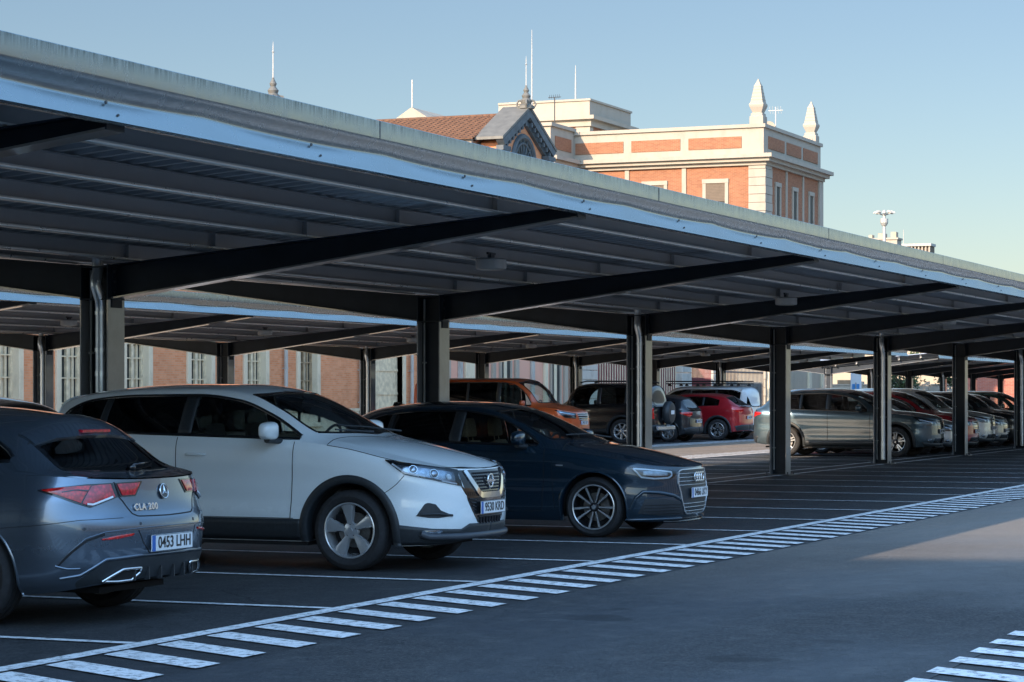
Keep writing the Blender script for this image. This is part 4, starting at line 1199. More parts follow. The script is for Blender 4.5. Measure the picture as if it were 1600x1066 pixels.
def brake_details(root, c, parts, body, text):
    L = c.L
    tg = parts.get('tailgate', body)
    k = Skin(c); n = 30
    # tailgate seam
    k.line('low', PL(c, ('T', .930, .935), ('T', .939, .835), ('T', .944, .81), ('T', .955, .725), ('T', .962, .708), ('T', 1., .702)), .009, .0015, n=60)
    k.line('low', PL(c, ('T', .775, .640), ('T', .83, .67), ('T', .88, .697), ('T', .94, .703)), .004, .001, n=60)
    k.line('up', [(L-.70, .47), (L-.705, .75), (L-.705, 1.)], .006); k.mb.build('tailgate_gap', M['seam'], body)
    # bumper creases
    for sg in (1, -1):
        # outer lamp on the wing
        lo = PL(c, ('T', .822, .885), ('T', .849, .848), ('T', .876, .806), ('T', .898, .773), ('T', .937, .836))
        hi = PL(c, ('T', .822, .890), ('T', .849, .906), ('T', .89, .924), ('T', .928, .928))
        k = Skin(c); k.mat(M['gloss_black']).patch('low', lo, hi, 34, 8, .006, sides=(sg,))
        tl = k.build('tail_light', None, root)
        k = Skin(c); k.mat(M['redlens'])
        k.patch('low', PL(c, ('T', .828, .885), ('T', .851, .857), ('T', .872, .824), ('T', .884, .806)), PL(c, ('T', .828, .890), ('T', .851, .902), ('T', .875, .910), ('T', .896, .914)), 24, 6, .012, sides=(sg,), crown=.004)
        k.mat(M['pinklens']).patch('low', PL(c, ('T', .886, .802), ('T', .898, .783), ('T', .932, .838)), PL(c, ('T', .897, .912), ('T', .91, .918), ('T', .924, .920)), 20, 6, .013, sides=(sg,), crown=.004)
        k.mat(M['led']).line('low', PL(c, ('T', .892, .796), ('T', .900, .792), ('T', .928, .838)), .012, .020, sides=(sg,), n=24)
        k.mat(M['gloss_black']).line('low', PL(c, ('T', .856, .872), ('T', .875, .886), ('T', .893, .880)), .008, .018, sides=(sg,), n=24)
        k.build('tail_light_lens', None, tl)
        k = Skin(c); k.mat(M['gloss_black']).patch('low', PL(c, ('T', .941, .836), ('T', .963, .838)), PL(c, ('T', .931, .928), ('T', .973, .933)), 14, 5, .006, sides=(sg,))
        k.mat(M['pinklens']).patch('low', PL(c, ('T', .943, .845), ('T', .961, .847)), PL(c, ('T', .934, .920), ('T', .969, .924)), 14, 5, .012, sides=(sg,), crown=.004)
        k.build('tailgate_light', None, root)
        k = Skin(c); k.patch('low', PL(c, ('T', .907, .566), ('T', .93, .571), ('T', .950, .588)), PL(c, ('T', .907, .574), ('T', .93, .593), ('T', .951, .602)), 14, 4, .008, sides=(sg,), crown=.003)
        k.build('rear_reflector', M['redlens'], root)
        # exhaust trim: outline tube round a dark recess
        o = PL(c, ('T', .909, .303), ('T', .93, .297), ('T', .951, .300), ('T', .963, .345), ('T', .964, .376), ('T', .938, .374))
        k = Skin(c); k.mat(M['chrome']).tube('low', o, .011, .018, sides=(sg,), n=60, closed=True)
        k.mat(M['dark']).patch('low', PL(c, ('T', .912, .304), ('T', .93, .300), ('T', .951, .304)), PL(c, ('T', .913, .309), ('T', .938, .371), ('T', .962, .372)), 12, 5, .012, sides=(sg,))
        k.build('exhaust_trim', None, root)
        # air curtain crease at the bumper corner
        k = Skin(c); k.tube('low', PL(c, ('T', .849, .41), ('T', .857, .46), ('T', .868, .51), ('T', .886, .58), ('T', .913, .618), ('T', .96, .632), ('T', 1., .636)), [.0045]*60, -.001, sides=(sg,), n=60)
        k.tube('low', PL(c, ('T', .846, .405), ('T', .862, .385), ('T', .88, .385)), .008, -.002, sides=(sg,), n=20)
        k.build('bumper_crease', PAINTS['blue_grey'], root)
        k = Skin(c); k.line('low', PL(c, ('T', .850, .41), ('T', .868, .495), ('T', .886, .563), ('T', .911, .602)), .014, .003, sides=(sg,)); k.mb.build('bumper_slot', M['seam'], body)
    # diffuser
    k = Skin(c); k.mat(M['blackplastic'])
    k.patch('low', PL(c, ('T', .872, .265), ('T', .902, .285), ('T', .96, .297), ('T', 1., .302)), PL(c, ('T', .874, .30), ('T', .885, .335), ('T', .914, .425), ('T', .964, .440), ('T', 1., .440)), 40, 8, .007)
    for y in (.08, .22, .36):
        P, N = c.lowpts([c.Rr(y, .33)]); x = float(P[0, 0])
        for s_ in (1, -1): k.mb.prism([(x-.14, .265), (x+.03, .29), (x+.03, .37), (x-.05, .38)], 'y', s_*y-.006, s_*y+.006)
    k.build('diffuser', None, root)
    k = Skin(c); k.tube('low', PL(c, ('T', .852, .322), ('T', .88, .340), ('T', .897, .385), ('T', .915, .438), ('T', .964, .452), ('T', 1., .452)), .012, -.003, n=60); k.build('diffuser_edge', PAINTS['blue_grey'], root)
    # plate recess and plate
    k = Skin(c); k.line('low', PL(c, ('T', .958, .62), ('T', .966, .53), ('T', .976, .462), ('T', 1., .458)), .007, .002, n=40); k.mb.build('plate_recess_edge', M['seam'], body)
    x = float(c.lowpts([c.Rr(0, .52)])[0][0, 0])+.016
    plate(root, text, x, .525, True)
    # badge: three-pointed star in a ring, on a dark disc
    P, N = c.lowpts([c.Rr(0, .855)]); x = float(P[0, 0])+.012; tl_ = Matrix.Translation((x, 0, .86)) @ Matrix.Rotation(R(-12), 4, 'Y') @ Matrix.Rotation(PI/2, 4, 'Y')
    mb = MB(); mb.mat(M['gloss_black'])
    vs = [tl_ @ Vector((.046*math.cos(t), .046*math.sin(t), h)) for h in (-.01, .002) for t in np.linspace(0, 2*PI, 24, endpoint=False)]
    mb.add(vs, [(i, (i+1) % 24, 24+(i+1) % 24, 24+i) for i in range(24)]+[tuple(range(24, 48))])
    mb.mat(M['badge']); ring_mesh(mb, .047, .005, 36, 8, tl_)
    for q in range(3):
        a = PI+2*PI*q/3
        pts = [(.044*math.cos(a), .044*math.sin(a), .004), (.010*math.cos(a+1.05), .010*math.sin(a+1.05), .003), (0, 0, .010), (.010*math.cos(a-1.05), .010*math.sin(a-1.05), .003)]
        mb.add([tl_ @ Vector(p) for p in pts], [(0, 1, 2), (0, 2, 3)])
    mb.build('badge', None, tg, smooth=False)
    me = text_mesh('CLA 200', .060, 'model_lettering', .003, .002, 1.15)
    me.materials.append(M['badge'])
    t = bpy.data.objects.new('model_lettering', me); col.objects.link(t); t.parent = tg
    P, N = c.lowpts([c.Rr(.235, .765)]); 
    t.matrix_local = Matrix.Translation((float(P[0, 0])+.008, -.235, .765)) @ Matrix.Rotation(R(-6), 4, 'Z') @ Matrix(((0, 0, 1), (1, 0, 0), (0, 1, 0))).to_4x4() @ Matrix.Rotation(R(-8), 4, 'X')
    # spoiler with brake light
    k = Skin(c); k.mat(PAINTS['blue_grey']).patch('up', [(L-.80, .50), (L-.83, .75), (L-.84, 1.0)], [(L-.665, .51), (L-.63, .75), (L-.62, 1.0)], 24, 6, .012)
    so = k.build('spoiler', None, root)
    me = so.data
    P, N = c.up.at(np.array([L-.64]), np.array([1.0])); p = P[0]
    mb = MB(); mb.mat(M['pinklens']).box(p[0]-.02, p[0]+.025, -.17, .17, p[2]+.002, p[2]+.024, .004); mb.build('brake_light', None, so)
    # rear wiper
    mb = MB(); P, N = c.up.at(np.array([L-.37, L-.40, L-.42]), np.array([1., .86, .75])); 
    mb.cyl((float(P[0, 0])-.01, 0, float(P[0, 2])), .03, .03, 12, 'z')
    mb.tube([(float(P[0, 0]), 0, float(P[0, 2])+.03), (float(P[1, 0]), float(P[1, 1]), float(P[1, 2])+.025), (float(P[2, 0]), float(P[2, 1])+.05, float(P[2, 2])+.02)], [.012, .009, .006], 6)
    mb.build('wiper', M['gloss_black'], root, smooth=True)
    # parking sensors
    mb = MB()
    for kk, a, z in (('T', .884, .640), ('T', .962, .66)):
        P, N = c.lowpts([getattr(c, kk)(a, z)]); n_ = Vector(Skin(c).fixn(P, N)[0]); p = Vector(P[0])
        for s_ in (1, -1):
            q = Vector((p.x, p.y*s_, p.z)); nn = Vector((n_.x, n_.y*s_, n_.z)); mb.tube([q-nn*.004, q+nn*.0025], .011, 12)
    mb.build('parking_sensor', M['steelgrey'], root)
# ------------------------------------------------------------------ ground and markings
def ground():
    mb = MB()
    xs = [-400, -60, 0, 20, 40, 80, 160, 320, 900]; ys = [-500, -60, 0, 10, 20, 40, 100, 300, 900]
    mb.add([(x, y, 0) for x in xs for y in ys], [(i*9+j, (i+1)*9+j, (i+1)*9+j+1, i*9+j+1) for i in range(8) for j in range(8)])
    tag(mb.build('ground', M['lot']), kind='structure')
    # slightly different, smoother driving lane surface
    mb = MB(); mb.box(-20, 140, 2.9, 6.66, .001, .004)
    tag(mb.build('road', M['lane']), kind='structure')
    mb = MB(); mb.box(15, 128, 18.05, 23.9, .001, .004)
    tag(mb.build('far_road', M['lane_sunlit']), kind='structure')
M['lane'] = asphalt('asphalt_lane', (.030, .034, .040), (.105, .105, .105), (.060, .067, .078), lit_boost=(21, 30, (.26, .235, .205), .72))
M['bounce_paving'] = stucco('bounce_paving_pale', (.62, .52, .40), .2)
M['lane_sunlit'] = asphalt('asphalt_sunlit_tone', (.22, .17, .12), (.31, .25, .19), (.25, .20, .15))  # far lane asphalt with its sunlit tan mixed into the colour
ground()
mb = MB(); mb.box(40, 131, 31.0, 39.7, .001, .02); tag(mb.build('bounce_sheet', M['bounce_paving']), kind='structure')  # pale sheet added to bounce warm sunlight onto the brick wing
PITCH = 7.7/3
def line_quad(mb, x0, y0, x1, y1, w, z=.008):
    a, b = Vector((x0, y0, z)), Vector((x1, y1, z)); d = (b-a).normalized(); n = Vector((-d.y, d.x, 0))*w/2
    k = max(1, int((b-a).length/1.2)); vs = []
    for i in range(k+1):
        p = a.lerp(b, i/k); e = 1+rnd.uniform(-.03, .03); vs += [p+n*e, p-n*e]
    mb.add(vs, [(2*i, 2*i+1, 2*i+3, 2*i+2) for i in range(k)])
mb = MB()
for k in range(-3, 36):
    x = 12.35+PITCH*k
    line_quad(mb, x, 7.72, x, 12.68, .095); line_quad(mb, x, 13.44, x, 18.0, .095)
    if k > 8: line_quad(mb, x, 24.0, x, 28.9, .095)
line_quad(mb, 0, 12.76, 108, 12.76, .10, .0085); line_quad(mb, 0, 13.36, 108, 13.36, .10, .0085)
line_quad(mb, 0, 7.64, 108, 7.64, .14, .0085)
line_quad(mb, 20, 18.1, 108, 18.1, .14, .0085); line_quad(mb, 20, 23.85, 108, 23.85, .14, .0085)
line_quad(mb, 0, 2.12, 108, 2.12, .14, .0085)
tag(mb.build('parking_lines', M['line']), kind='structure')
mb = MB()
def zebra(y0, y1, dx, x0, n, pitch, w=.27, z=.0085):
    for k in range(n):
        x = x0+k*pitch+rnd.uniform(-.015, .015); e = rnd.uniform(-.02, .02)
        mb.add([(x-w/2, y0, z), (x+w/2, y0, z), (x+w/2+dx, y1+e, z), (x-w/2+dx, y1+e, z)], [(0, 1, 2, 3)])
zebra(7.53, 6.70, -.40, 5.37, 165, .59)
zebra(2.98, 2.25, -.36, 8.45, 120, .55)
zebra(18.22, 19.0, -.40, 20.2, 150, .59)
zebra(23.0, 23.72, -.40, 20.2, 150, .59)
tag(mb.build('zebra_markings', M['line']), kind='structure')

# ------------------------------------------------------------------ canopies
PUR = [.36, 1.32, 2.30, 3.26, 4.24]     # purlin distances from the column line
SL = .0876
def deck_z(d): return 2.925+SL*abs(d)   # underside of the deck at distance d
def canopy(name, label, x0, x1, y0, cols, pipes, fascia_rear=False, screws=True, xfront=None, full=True):
    root = empty(name, (x0, y0, 0)); tag(root, label, 'carport', 'carports over the parking rows')
    LX = x1-x0; DE = 5.05
    # corrugated deck
    p = .25; n = int(LX/p); xs = []; zs = []
    for i in range(n):
        a = i*p
        for q, h in ((0, 0), (.055, 0), (.085, .035), (.215, .035), (.245, 0)): xs.append(a+q); zs.append(h)
    mb = MB(); ys = [-DE, -2.5, -.02]
    for sg in (-1, 1):
        for th in (0, .002):
            vs = []
            for x, h in zip(xs, zs):
                for d in (DE, 2.5, .06): vs.append((x, sg*d, deck_z(d)+h+th))
            m = len(xs); mb.add(vs, [(i*3+j, (i+1)*3+j, (i+1)*3+j+1, i*3+j+1) for i in range(m-1) for j in range(2)])
    mb.build('roof_deck', M['deck'], root)
    # valley gutter over the columns
    mb = MB(); mb.prism([(-.12, 3.02), (-.12, 2.86), (.12, 2.86), (.12, 3.02), (.11, 3.02), (.11, 2.87), (-.11, 2.87), (-.11, 3.02)], 'x', .02, LX-.02)
    mb.build('gutter', M['purlin'], root)
    # front fascia (gently dented sheet)
    prof = [(.02, 3.47, 0), (.02, 3.503, 0), (-.06, 3.503, 0), (-.066, 3.498, 0), (-.066, 3.493, 0), (-.066, 3.375, 0), (-.064, 3.362, 0), (-.050, 3.340, .6), (-.030, 3.300, 2), (-.022, 3.272, 2), (-.022, 3.262, 2), (-.024, 3.254, 2), (-.028, 3.240, 1.2), (-.058, 3.140, 0), (-.061, 3.132, 0), (-.066, 3.122, 0), (-.056, 3.116, 0), (.03, 3.116, 0), (.03, 3.13, 0)]
    rn = random.Random(int(x0*10)); seg = .22; m = int(LX/seg)+1; vs = []
    jn = [rn.uniform(-1, 1) for _ in range(600)]
    for i in range(m):
        x = min(i*seg, LX); ph = (x % 2.6)/2.6
        wav = math.sin(PI*ph)**.7
        for (yy, zz, k) in prof:
            dz = -k*.010*wav-(.004*jn[int(x/1.3) % 600] if k else 0); dy = (.010*wav*k*.5) if k else .0015*jn[int(x/2.6) % 600]
            vs.append((x, -DE+yy-.02+dy, zz+dz))
    k = len(prof); mb = MB(); mb.add(vs, [(i*k+j, (i+1)*k+j, (i+1)*k+j+1, i*k+j+1) for i in range(m-1) for j in range(k-1)])
    f = mb.build('fascia', M['fascia'], root, smooth=True, angle=50)
    if x0 < 0:
        mb = MB(); mb.cyl((0, 0, 0), .011, -.010, 8, 'y'); b0 = mb.build('fascia_bolt', M['steelgrey'], f)
        mb = MB(); mb.cyl((0, 0, 0), .008, -.010, 8, 'y'); b1 = mb.build('fascia_bolt', M['steelgrey'], f)
        for k in range(16):
            xx = 24.9+k*2.6
            for q, (dx, yy, zz) in ((b0, (0, -DE-.046, 3.232)), (b1, (.1, -DE-.068, 3.165))):
                o = q if k == 0 else q.copy()
                if k: col.objects.link(o)
                o.location = (xx+dx, yy, zz)
    mb = MB()
    x = 3.2
    while x < LX:
        mb.box(x, x+.012, -DE-.0885, -DE-.08, 3.37, 3.498); x += 6.1
    mb.build('fascia_joint', M['steelgrey'], f)
    if fascia_rear:
        mb = MB(); mb.prism([(DE, 3.31), (DE+.05, 3.31), (DE+.05, 3.50), (DE, 3.50)], 'x', 0, LX); mb.build('rear_fascia', M['fascia2'], root)
    # purlins
    for sg in (-1, 1):
        for j, d in enumerate(PUR):
            mb = MB(); zt = deck_z(d)-.003; w = .062*(1 if sg < 0 else -1); y = sg*d
            zb = zt-.16
            mb.mat(M['purlin']).prism([(y, zb+.006), (y+.003, zb+.006), (y+.003, zt), (y-.06, zt), (y-.06, zt-.003), (y, zt-.003)], 'x', .05, LX-.05)
            lp = [(y-.064, zb+.030), (y-.068, zb+.016), (y-.064, zb+.006), (y-.054, zb), (y, zb), (y, zb+.006), (y-.050, zb+.006), (y-.058, zb+.012), (y-.060, zb+.030)]
            mb.mat(M['lip']).prism(lp, 'x', .05, LX-.05); mb.mat(M['purlin'])
            for cx in cols:                      # cleats where a purlin crosses a beam
                mb.box(cx-x0-.05, cx-x0+.05, y-.008, y-.002, zb+.003, zt-.004) if sg > 0 else mb.box(cx-x0-.16, cx-x0-.145, y-.045, y-.002, zb+.003, zt-.004)
            mb.build('purlin', None, root, smooth=True, angle=60)
    # end plates of the deck
    for cx in cols:
        X = cx-x0
        mb = MB()
        for sg in (-1, 1):
            tip = 5.03; zt0, zt1 = deck_z(0)-.17, deck_z(tip)-.168
            zb0, zb1 = 2.45, 3.10
            def pt(d): 
                a = (d-.16)/(tip-.16); return zb0+(zb1-zb0)*a, zt0+(zt1-zt0)*(d/tip)
            a0, a1 = pt(.15), pt(tip)
            web = [(sg*.15, a0[0]), (sg*tip, a1[0]), (sg*tip, a1[1]), (sg*.15, a0[1])]
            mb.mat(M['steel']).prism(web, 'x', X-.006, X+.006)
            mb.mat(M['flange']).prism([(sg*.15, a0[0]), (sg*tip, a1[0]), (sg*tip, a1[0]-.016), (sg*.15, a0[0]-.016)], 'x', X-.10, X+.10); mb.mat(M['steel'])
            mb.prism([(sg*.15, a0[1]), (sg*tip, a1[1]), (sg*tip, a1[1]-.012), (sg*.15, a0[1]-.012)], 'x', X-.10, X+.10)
            mb.box(X-.10, X+.10, min(sg*tip, sg*(tip+.012)), max(sg*tip, sg*(tip+.012)), a1[0]-.014, a1[1])
            mb.box(X-.09, X+.09, min(sg*.152, sg*.172), max(sg*.152, sg*.172), a0[0]-.10, a0[1]-.01)
        mb.build('beam', None, root)
        mb = MB(); h = .16; fw = .15
        mb.mat(M['steel'])
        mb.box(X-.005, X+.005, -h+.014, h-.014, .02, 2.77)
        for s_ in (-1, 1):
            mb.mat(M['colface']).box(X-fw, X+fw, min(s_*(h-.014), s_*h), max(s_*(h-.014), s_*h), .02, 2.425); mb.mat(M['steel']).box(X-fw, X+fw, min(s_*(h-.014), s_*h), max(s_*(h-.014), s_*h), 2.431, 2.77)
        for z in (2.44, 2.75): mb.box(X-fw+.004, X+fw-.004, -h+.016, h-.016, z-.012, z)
        mb.box(X-fw-.002, X+fw+.002, -h-.002, h+.002, 2.425, 2.431)
        co = mb.build('column', None, root, bevel=0)
        mb = MB(); mb.tube([(X-.03, h-.05, .1), (X-.03, h-.05, 2.2), (X-.03, h-.05, 2.72)], .013, 6)
        for z in (.5, 1.2, 1.9): mb.box(X-.045, X-.005, h-.075, h-.025, z, z+.02)
        mb.build('cable_conduit', M['lampbody'], co)
        mb = MB()
        for s_ in (-1, 1):
            for a in (-1, 1):
                for z in (2.50, 2.60, 2.70): mb.cyl((X+a*.06, s_*.172, z), .013, s_*.012, 6, 'y')
        mb.build('joint_bolt', M['steelgrey'], co)
        mb = MB(); mb.box(X-.24, X+.24, -.25, .25, .0, .02)
        for a in (-1, 1):
            for b in (-1, 1): mb.cyl((X+a*.19, b*.20, .02), .014, .045, 8)
        mb.build('base_plate', M['steelgrey'], co)
        if cx in pipes:
            mb = MB(); px = X-.085; py = -.045
            pts = [(px, .0, 2.90), (px, .0, 2.80), (px, -.005, 2.72), (px-.06, -.02, 2.62), (px-.075, -.03, 2.56), (px-.02, -.045, 2.42), (px-.01, py, 2.34), (px-.01, py, .10)]
            mb.tube(pts, .055, 16)
            for z in (2.28, 1.92, 1.0): mb.cyl((px-.01, py, z), .062, .035, 16); mb.box(px-.01-.07, X-.005, py-.008, py+.008, z+.005, z+.03); mb.cyl((px-.01, py, z-.6), .059, .05, 16)
            mb.build('downpipe', M['pipe'], co, smooth=True)
    return root
NC = [20.0+7.7*k for k in range(-4, 12)]
canopy('carport', 'long dark steel carport nearest the camera, running across the whole photo over the white crossover', -18.0, 108, 12.85, NC, [20.0, 35.4, 50.8, 66.2, 81.6])
NC2 = [43.0+7.75*k for k in range(-2, 8)]
canopy('carport', 'second carport across the far lane, its columns standing in front of the brick building', 26.5, 99.2, 29.1, NC2, [43.0, 58.5, 74.0, 89.5])
NC3 = [105.2+7.7*k for k in range(0, 6)]
canopy('carport', 'most distant carport with a sunlit end beam, far right behind the columns', 104.9, 146, 29.1, NC3, [NC3[1], NC3[3]])

# round lamps under the roofs
def lamp(x, y, z, label, grp):
    r = empty('canopy_lamp', (x, y, z)); tag(r, label, 'lamp', grp)
    mb = MB(); mb.lathe([(.001, .06), (.14, .06), (.165, .045), (.168, -.035), (.16, -.055), (.145, -.058)], n=32); mb.build('lamp_housing', M['lampbody'], r, smooth=True)
    mb = MB(); mb.lathe([(.146, -.054), (.12, -.064), (.001, -.068)], n=32); mb.build('lamp_lens', M['lampglass'], r, smooth=True)
    mb = MB(); mb.box(-.05, .05, -.02, .02, .06, .12); mb.box(-.10, .10, -.012, .012, .10, .125); mb.build('bracket', M['steelgrey'], r)
    return r
first = None
lab1 = ['grey round lamp under the near carport roof, above the dark hatchback, largest in the photo', 'small round lamp under the near carport, third column from the left directly beneath', 'small round lamp under the near carport roof, between the two right-hand beams', 'tiny round lamp under the near carport at the far right edge']
for i, x in enumerate((23.85, 35.1, 46.1, 57.2)):
    z = deck_z(2.48)-.16+.03-.09
    if first is None: first = lamp(x, 10.37, z, lab1[i], 'round lamps under the near carport')
    else:
        o = copy_tree(first); o.location = (x, 10.37, z); o['label'] = lab1[i]
lab2 = ['pale lamp under the second carport, left of the nearest column', 'pale lamp under the second carport, between the nearest and second columns', 'pale lamp under the second carport, just left of the second column', 'pale lamp under the second carport, right of the second column', 'pale lamp under the second carport, left of the red crossover', 'pale lamp under the second carport, above the roof rack of the white van']
for i, x in enumerate((40.2, 48.2, 56.1, 64.1, 72.1, 80.1)):
    o = copy_tree(first); o.location = (x, 26.6, deck_z(2.5)-.22); o['label'] = lab2[i]; o['group'] = 'lamps under the second carport'

# ------------------------------------------------------------------ buildings
def arch_poly(w, z0, z1, n=10):
    r = w/2
    return [(-r, z0), (r, z0)]+[(r*math.cos(a), z1-r+r*math.sin(a)) for a in np.linspace(0, PI, n)]

# --- long brick wing with tall shuttered windows, faces -Y
wing = empty('brick_wing', (50, 40, 0)); tag(wing, 'long salmon brick station wing with tall shuttered windows behind the second carport', 'building')
X0 = 50.
mb = MB()
wins = [53.4, 57.15, 60.6, 64.2, 68.1, 71.8, 75.6]
# wall split around the window openings
xs = [50.0]; 
for w in wins: xs += [w-.72, w+.72]
xs += [80.8, 83.6, 91.0]
prev = 50.0
def wallseg(mb, a, b, z0=0, z1=5.2): mb.box(a-X0, b-X0, 0, .5, z0, z1)
for w in wins:
    wallseg(mb, prev, w-.72); wallseg(mb, w-.72, w+.72, 4.3, 5.2); wallseg(mb, w-.72, w+.72, 0, .5); prev = w+.72
wallseg(mb, prev, 80.8); wallseg(mb, 80.8, 83.4, 3.9, 5.2); wallseg(mb, 83.4, 87.0)
mb.box(0, 37, 6, 6.5, 0, 5.2); mb.box(36.5, 37, .5, 6, 0, 5.2); mb.box(0, .5, .5, 6, 0, 5.2)
mb.build('wall', M['brick'], wing)
mb = MB(); mb.box(0, 30.8, -.07, -.003, 0, .9); mb.box(33.4, 37, -.07, -.003, 0, .9); mb.box(0, 30.8, -.1, -.003, .9, 1.0); mb.box(33.4, 37, -.1, -.003, .9, 1.0); mb.build('plinth', M['surround'], wing)
mb = MB(); mb.prism([(-.25, 5.2), (-.25, 5.35), (3.2, 5.9), (6.8, 5.35), (6.8, 5.2)], 'x', -.3, 37.0); mb.build('roof', M['tiles'], wing)
wmb = {}
def shutter_window(x, mat, parent, w=.62, z0=.5, z1=4.3):
    e = empty('window', (x-X0, 0, 0), parent=parent)
    mb = MB()
    mb.box(-w-.26, -w-.02, -.07, .45, z0, z1+.1, .01); mb.box(w+.02, w+.26, -.07, .45, z0, z1+.1, .01)
    mb.box(-w-.34, w+.34, -.10, .45, z1+.1, z1+.42, .01); mb.box(-w-.30, w+.30, -.14, .3, z0-.14, z0, .01)
    mb.build('window_surround', M['surround'], e)
    mb = MB(); mb.mat(mat)
    mb.box(-w-.02, -w+.07, .16, .24, z0, z1+.1); mb.box(w-.07, w+.02, .16, .24, z0, z1+.1); mb.box(-.05, .05, .15, .24, z0, z1+.1)
    mb.box(-w+.07, w-.07, .16, .24, z0, z0+.10); mb.box(-w+.07, w-.07, .15, .25, 3.08, 3.22); mb.box(-w+.07, w-.07, .16, .24, z1, z1+.1)
    for c_ in (-1, 1):
        a, b = (-w+.07, -.05) if c_ < 0 else (.05, w-.07)
        m_ = (a+b)/2
        mb.box(m_-.02, m_+.02, .17, .22, z0+.1, 3.08); mb.box(m_-.02, m_+.02, .17, .22, 3.22, z1)
        for z in (1.25, 2.0, 2.65): mb.box(a, b, .172, .218, z-.02, z+.02)
        mb.box(a, b, .172, .218, 3.7, 3.74)
    mb.build('window_frame', None, e)
    mb = MB(); mb.box(-w, w, .25, .26, z0, z1+.1); pn = mb.build('pane', M['pane'], e)
    mb = MB()
    for c_ in (-1, 1):
        q = c_*(w*.5+.02); mb.box(q-.15, q-.04, .240, .249, z0+.1, 3.05)
        mb.box(q+.05, q+.14, .240, .249, z0+.1, 3.05)
    mb.build('curtain', M['surround'], e)
    return e
w0 = {}
for i, x in enumerate(wins):
    key = 'wood' if i >= 6 else 'pale'
    if key not in w0: w0[key] = shutter_window(x, M['wood'] if key == 'wood' else M['woodpale'], wing)
    else:
        o = copy_tree(w0[key], wing); o.location = (x-X0, 0, 0)
dp = None
for x in (55.3, 62.5, 70.0, 73.75, 79.6, 84.0):
    if dp is None:
        mb = MB(); mb.tube([(0, -.13, 5.1), (0, -.13, .2)], .07, 10)
        for z in (1.2, 2.4, 3.6, 4.8): mb.cyl((0, -.13, z), .085, .05, 10); mb.box(-.03, .03, -.10, .0, z, z+.04)
        dp = mb.build('downpipe', M['stone'], wing, smooth=True, loc=(x-X0, 0, 0))
    else:
        o = dp.copy(); col.objects.link(o); o.location = (x-X0, 0, 0)
# wide service door with pale boards and cast-iron strip
mb = MB(); mb.mat(M['surround']).box(30.56, 30.8, -.06, .4, 0, 4.1); mb.box(33.4, 33.62, -.06, .4, 0, 4.1); mb.mat(M['woodpale']).box(30.8, 33.4, .22, .3, 0, 3.9)
for z in (1.5, 2.4): mb.box(30.8, 33.4, .19, .22, z, z+.09)
mb.mat(M['iron'])
for k in range(14):
    m_ = Matrix.Translation((30.95+k*.18, .18, 3.15)) @ Matrix.Rotation(PI/2, 4, 'X'); ring_mesh(mb, .075, .014, 12, 4, m_)
mb.box(30.8, 33.4, .17, .19, 3.02, 3.05); mb.box(30.8, 33.4, .17, .19, 3.26, 3.29)
mb.build('door', None, wing)

# --- pink part with pale pilasters
pk = empty('pink_wing', (87, 40, 0)); tag(pk, 'pink plastered station wing with pale pilasters, behind the orange van', 'building')
mb = MB(); mb.box(0, 14.0, .12, 5.4, 0, 5.4); mb.build('wall', M['pink'], pk)
for i, (x, wd, mt) in enumerate(((.7, .5, 'whitewall'), (2.0, .30, 'stone'), (2.9, .9, 'surround'), (5.4, .3, 'whitewall'), (7.9, .35, 'whitewall'), (9.7, .3, 'stone'), (11.2, .35, 'surround'), (13.6, .4, 'whitewall'))):
    mb = MB(); mb.box(x-wd/2, x+wd/2, 0, .117, 0, 5.2, .01); mb.build('pilaster', M[mt], pk)
for x in (6.7, 12.4):
    e = empty('window', (x, 0, 0), parent=pk)
    mb = MB(); mb.box(-.62, -.5, .02, .117, 0, 3.4); mb.box(.5, .62, .02, .117, 0, 3.4); mb.box(-.7, .7, -.02, .117, 3.4, 3.6); mb.build('window_frame', M['whitewall'], e)
    mb = MB(); mb.box(-.5, .5, .08, .115, 0, 3.4); mb.build('pane', M['pane'], e)
    mb = MB(); mb.box(-.18, .12, .055, .078, 0, 3.4); mb.build('curtain', M['surround'], e)
mb = MB(); mb.box(-.05, 14.05, -.12, .115, 5.2, 5.45); mb.build('cornice', M['whitewall'], pk)

# --- gabled hall: tiled roof running away from the camera side, pediment towards the car park
hall = empty('gabled_hall', (95.7, 41, 0)); tag(hall, 'hall with terracotta tile roof and dark grey gable pediment with a round-arched window', 'building')
mb = MB(); mb.mat(M['brick_orange']).box(-3.0, 3.0, 0, 26, 7.6, 11.95); mb.mat(M['whitewall']).box(-3.15, 3.15, .15, 26, 11.95, 12.35); mb.build('wall', None, hall)
mb = MB(); n = 60
# individual tile courses along the slope, stepped
for s_ in (-1, 1):
    vs = []; k = 16
    a = Vector((s_*3.35, 12.32)); b = Vector((0.0, 13.66))
    for i in range(k):
        p = a.lerp(b, i/k); q = a.lerp(b, (i+1)/k); up = .045
        mb.add([(p.x, .0, p.y), (p.x, 26, p.y), (p.x, 26, p.y+up), (p.x, .0, p.y+up), (q.x, .0, q.y+.01), (q.x, 26, q.y+.01)], [(0, 1, 2, 3), (3, 2, 5, 4)])
        # rolls
        for r_ in range(86):
            y0 = .0+r_*.3
            mb.add([(p.x, y0, p.y+up), (p.x, y0+.08, p.y+up+.05), (p.x, y0+.16, p.y+up), (q.x, y0, q.y+.01), (q.x, y0+.08, q.y+.06), (q.x, y0+.16, q.y+.01)], [(0, 1, 4, 3), (1, 2, 5, 4), (0, 2, 1)])
mb.prism([(-3.0, 12.25), (3.0, 12.25), (0, 13.6)], 'y', .02, .3); mb.tube([(0, .0, 13.67), (0, 24, 13.67)], .09, 8)
mb.build('roof', M['tiles'], hall)
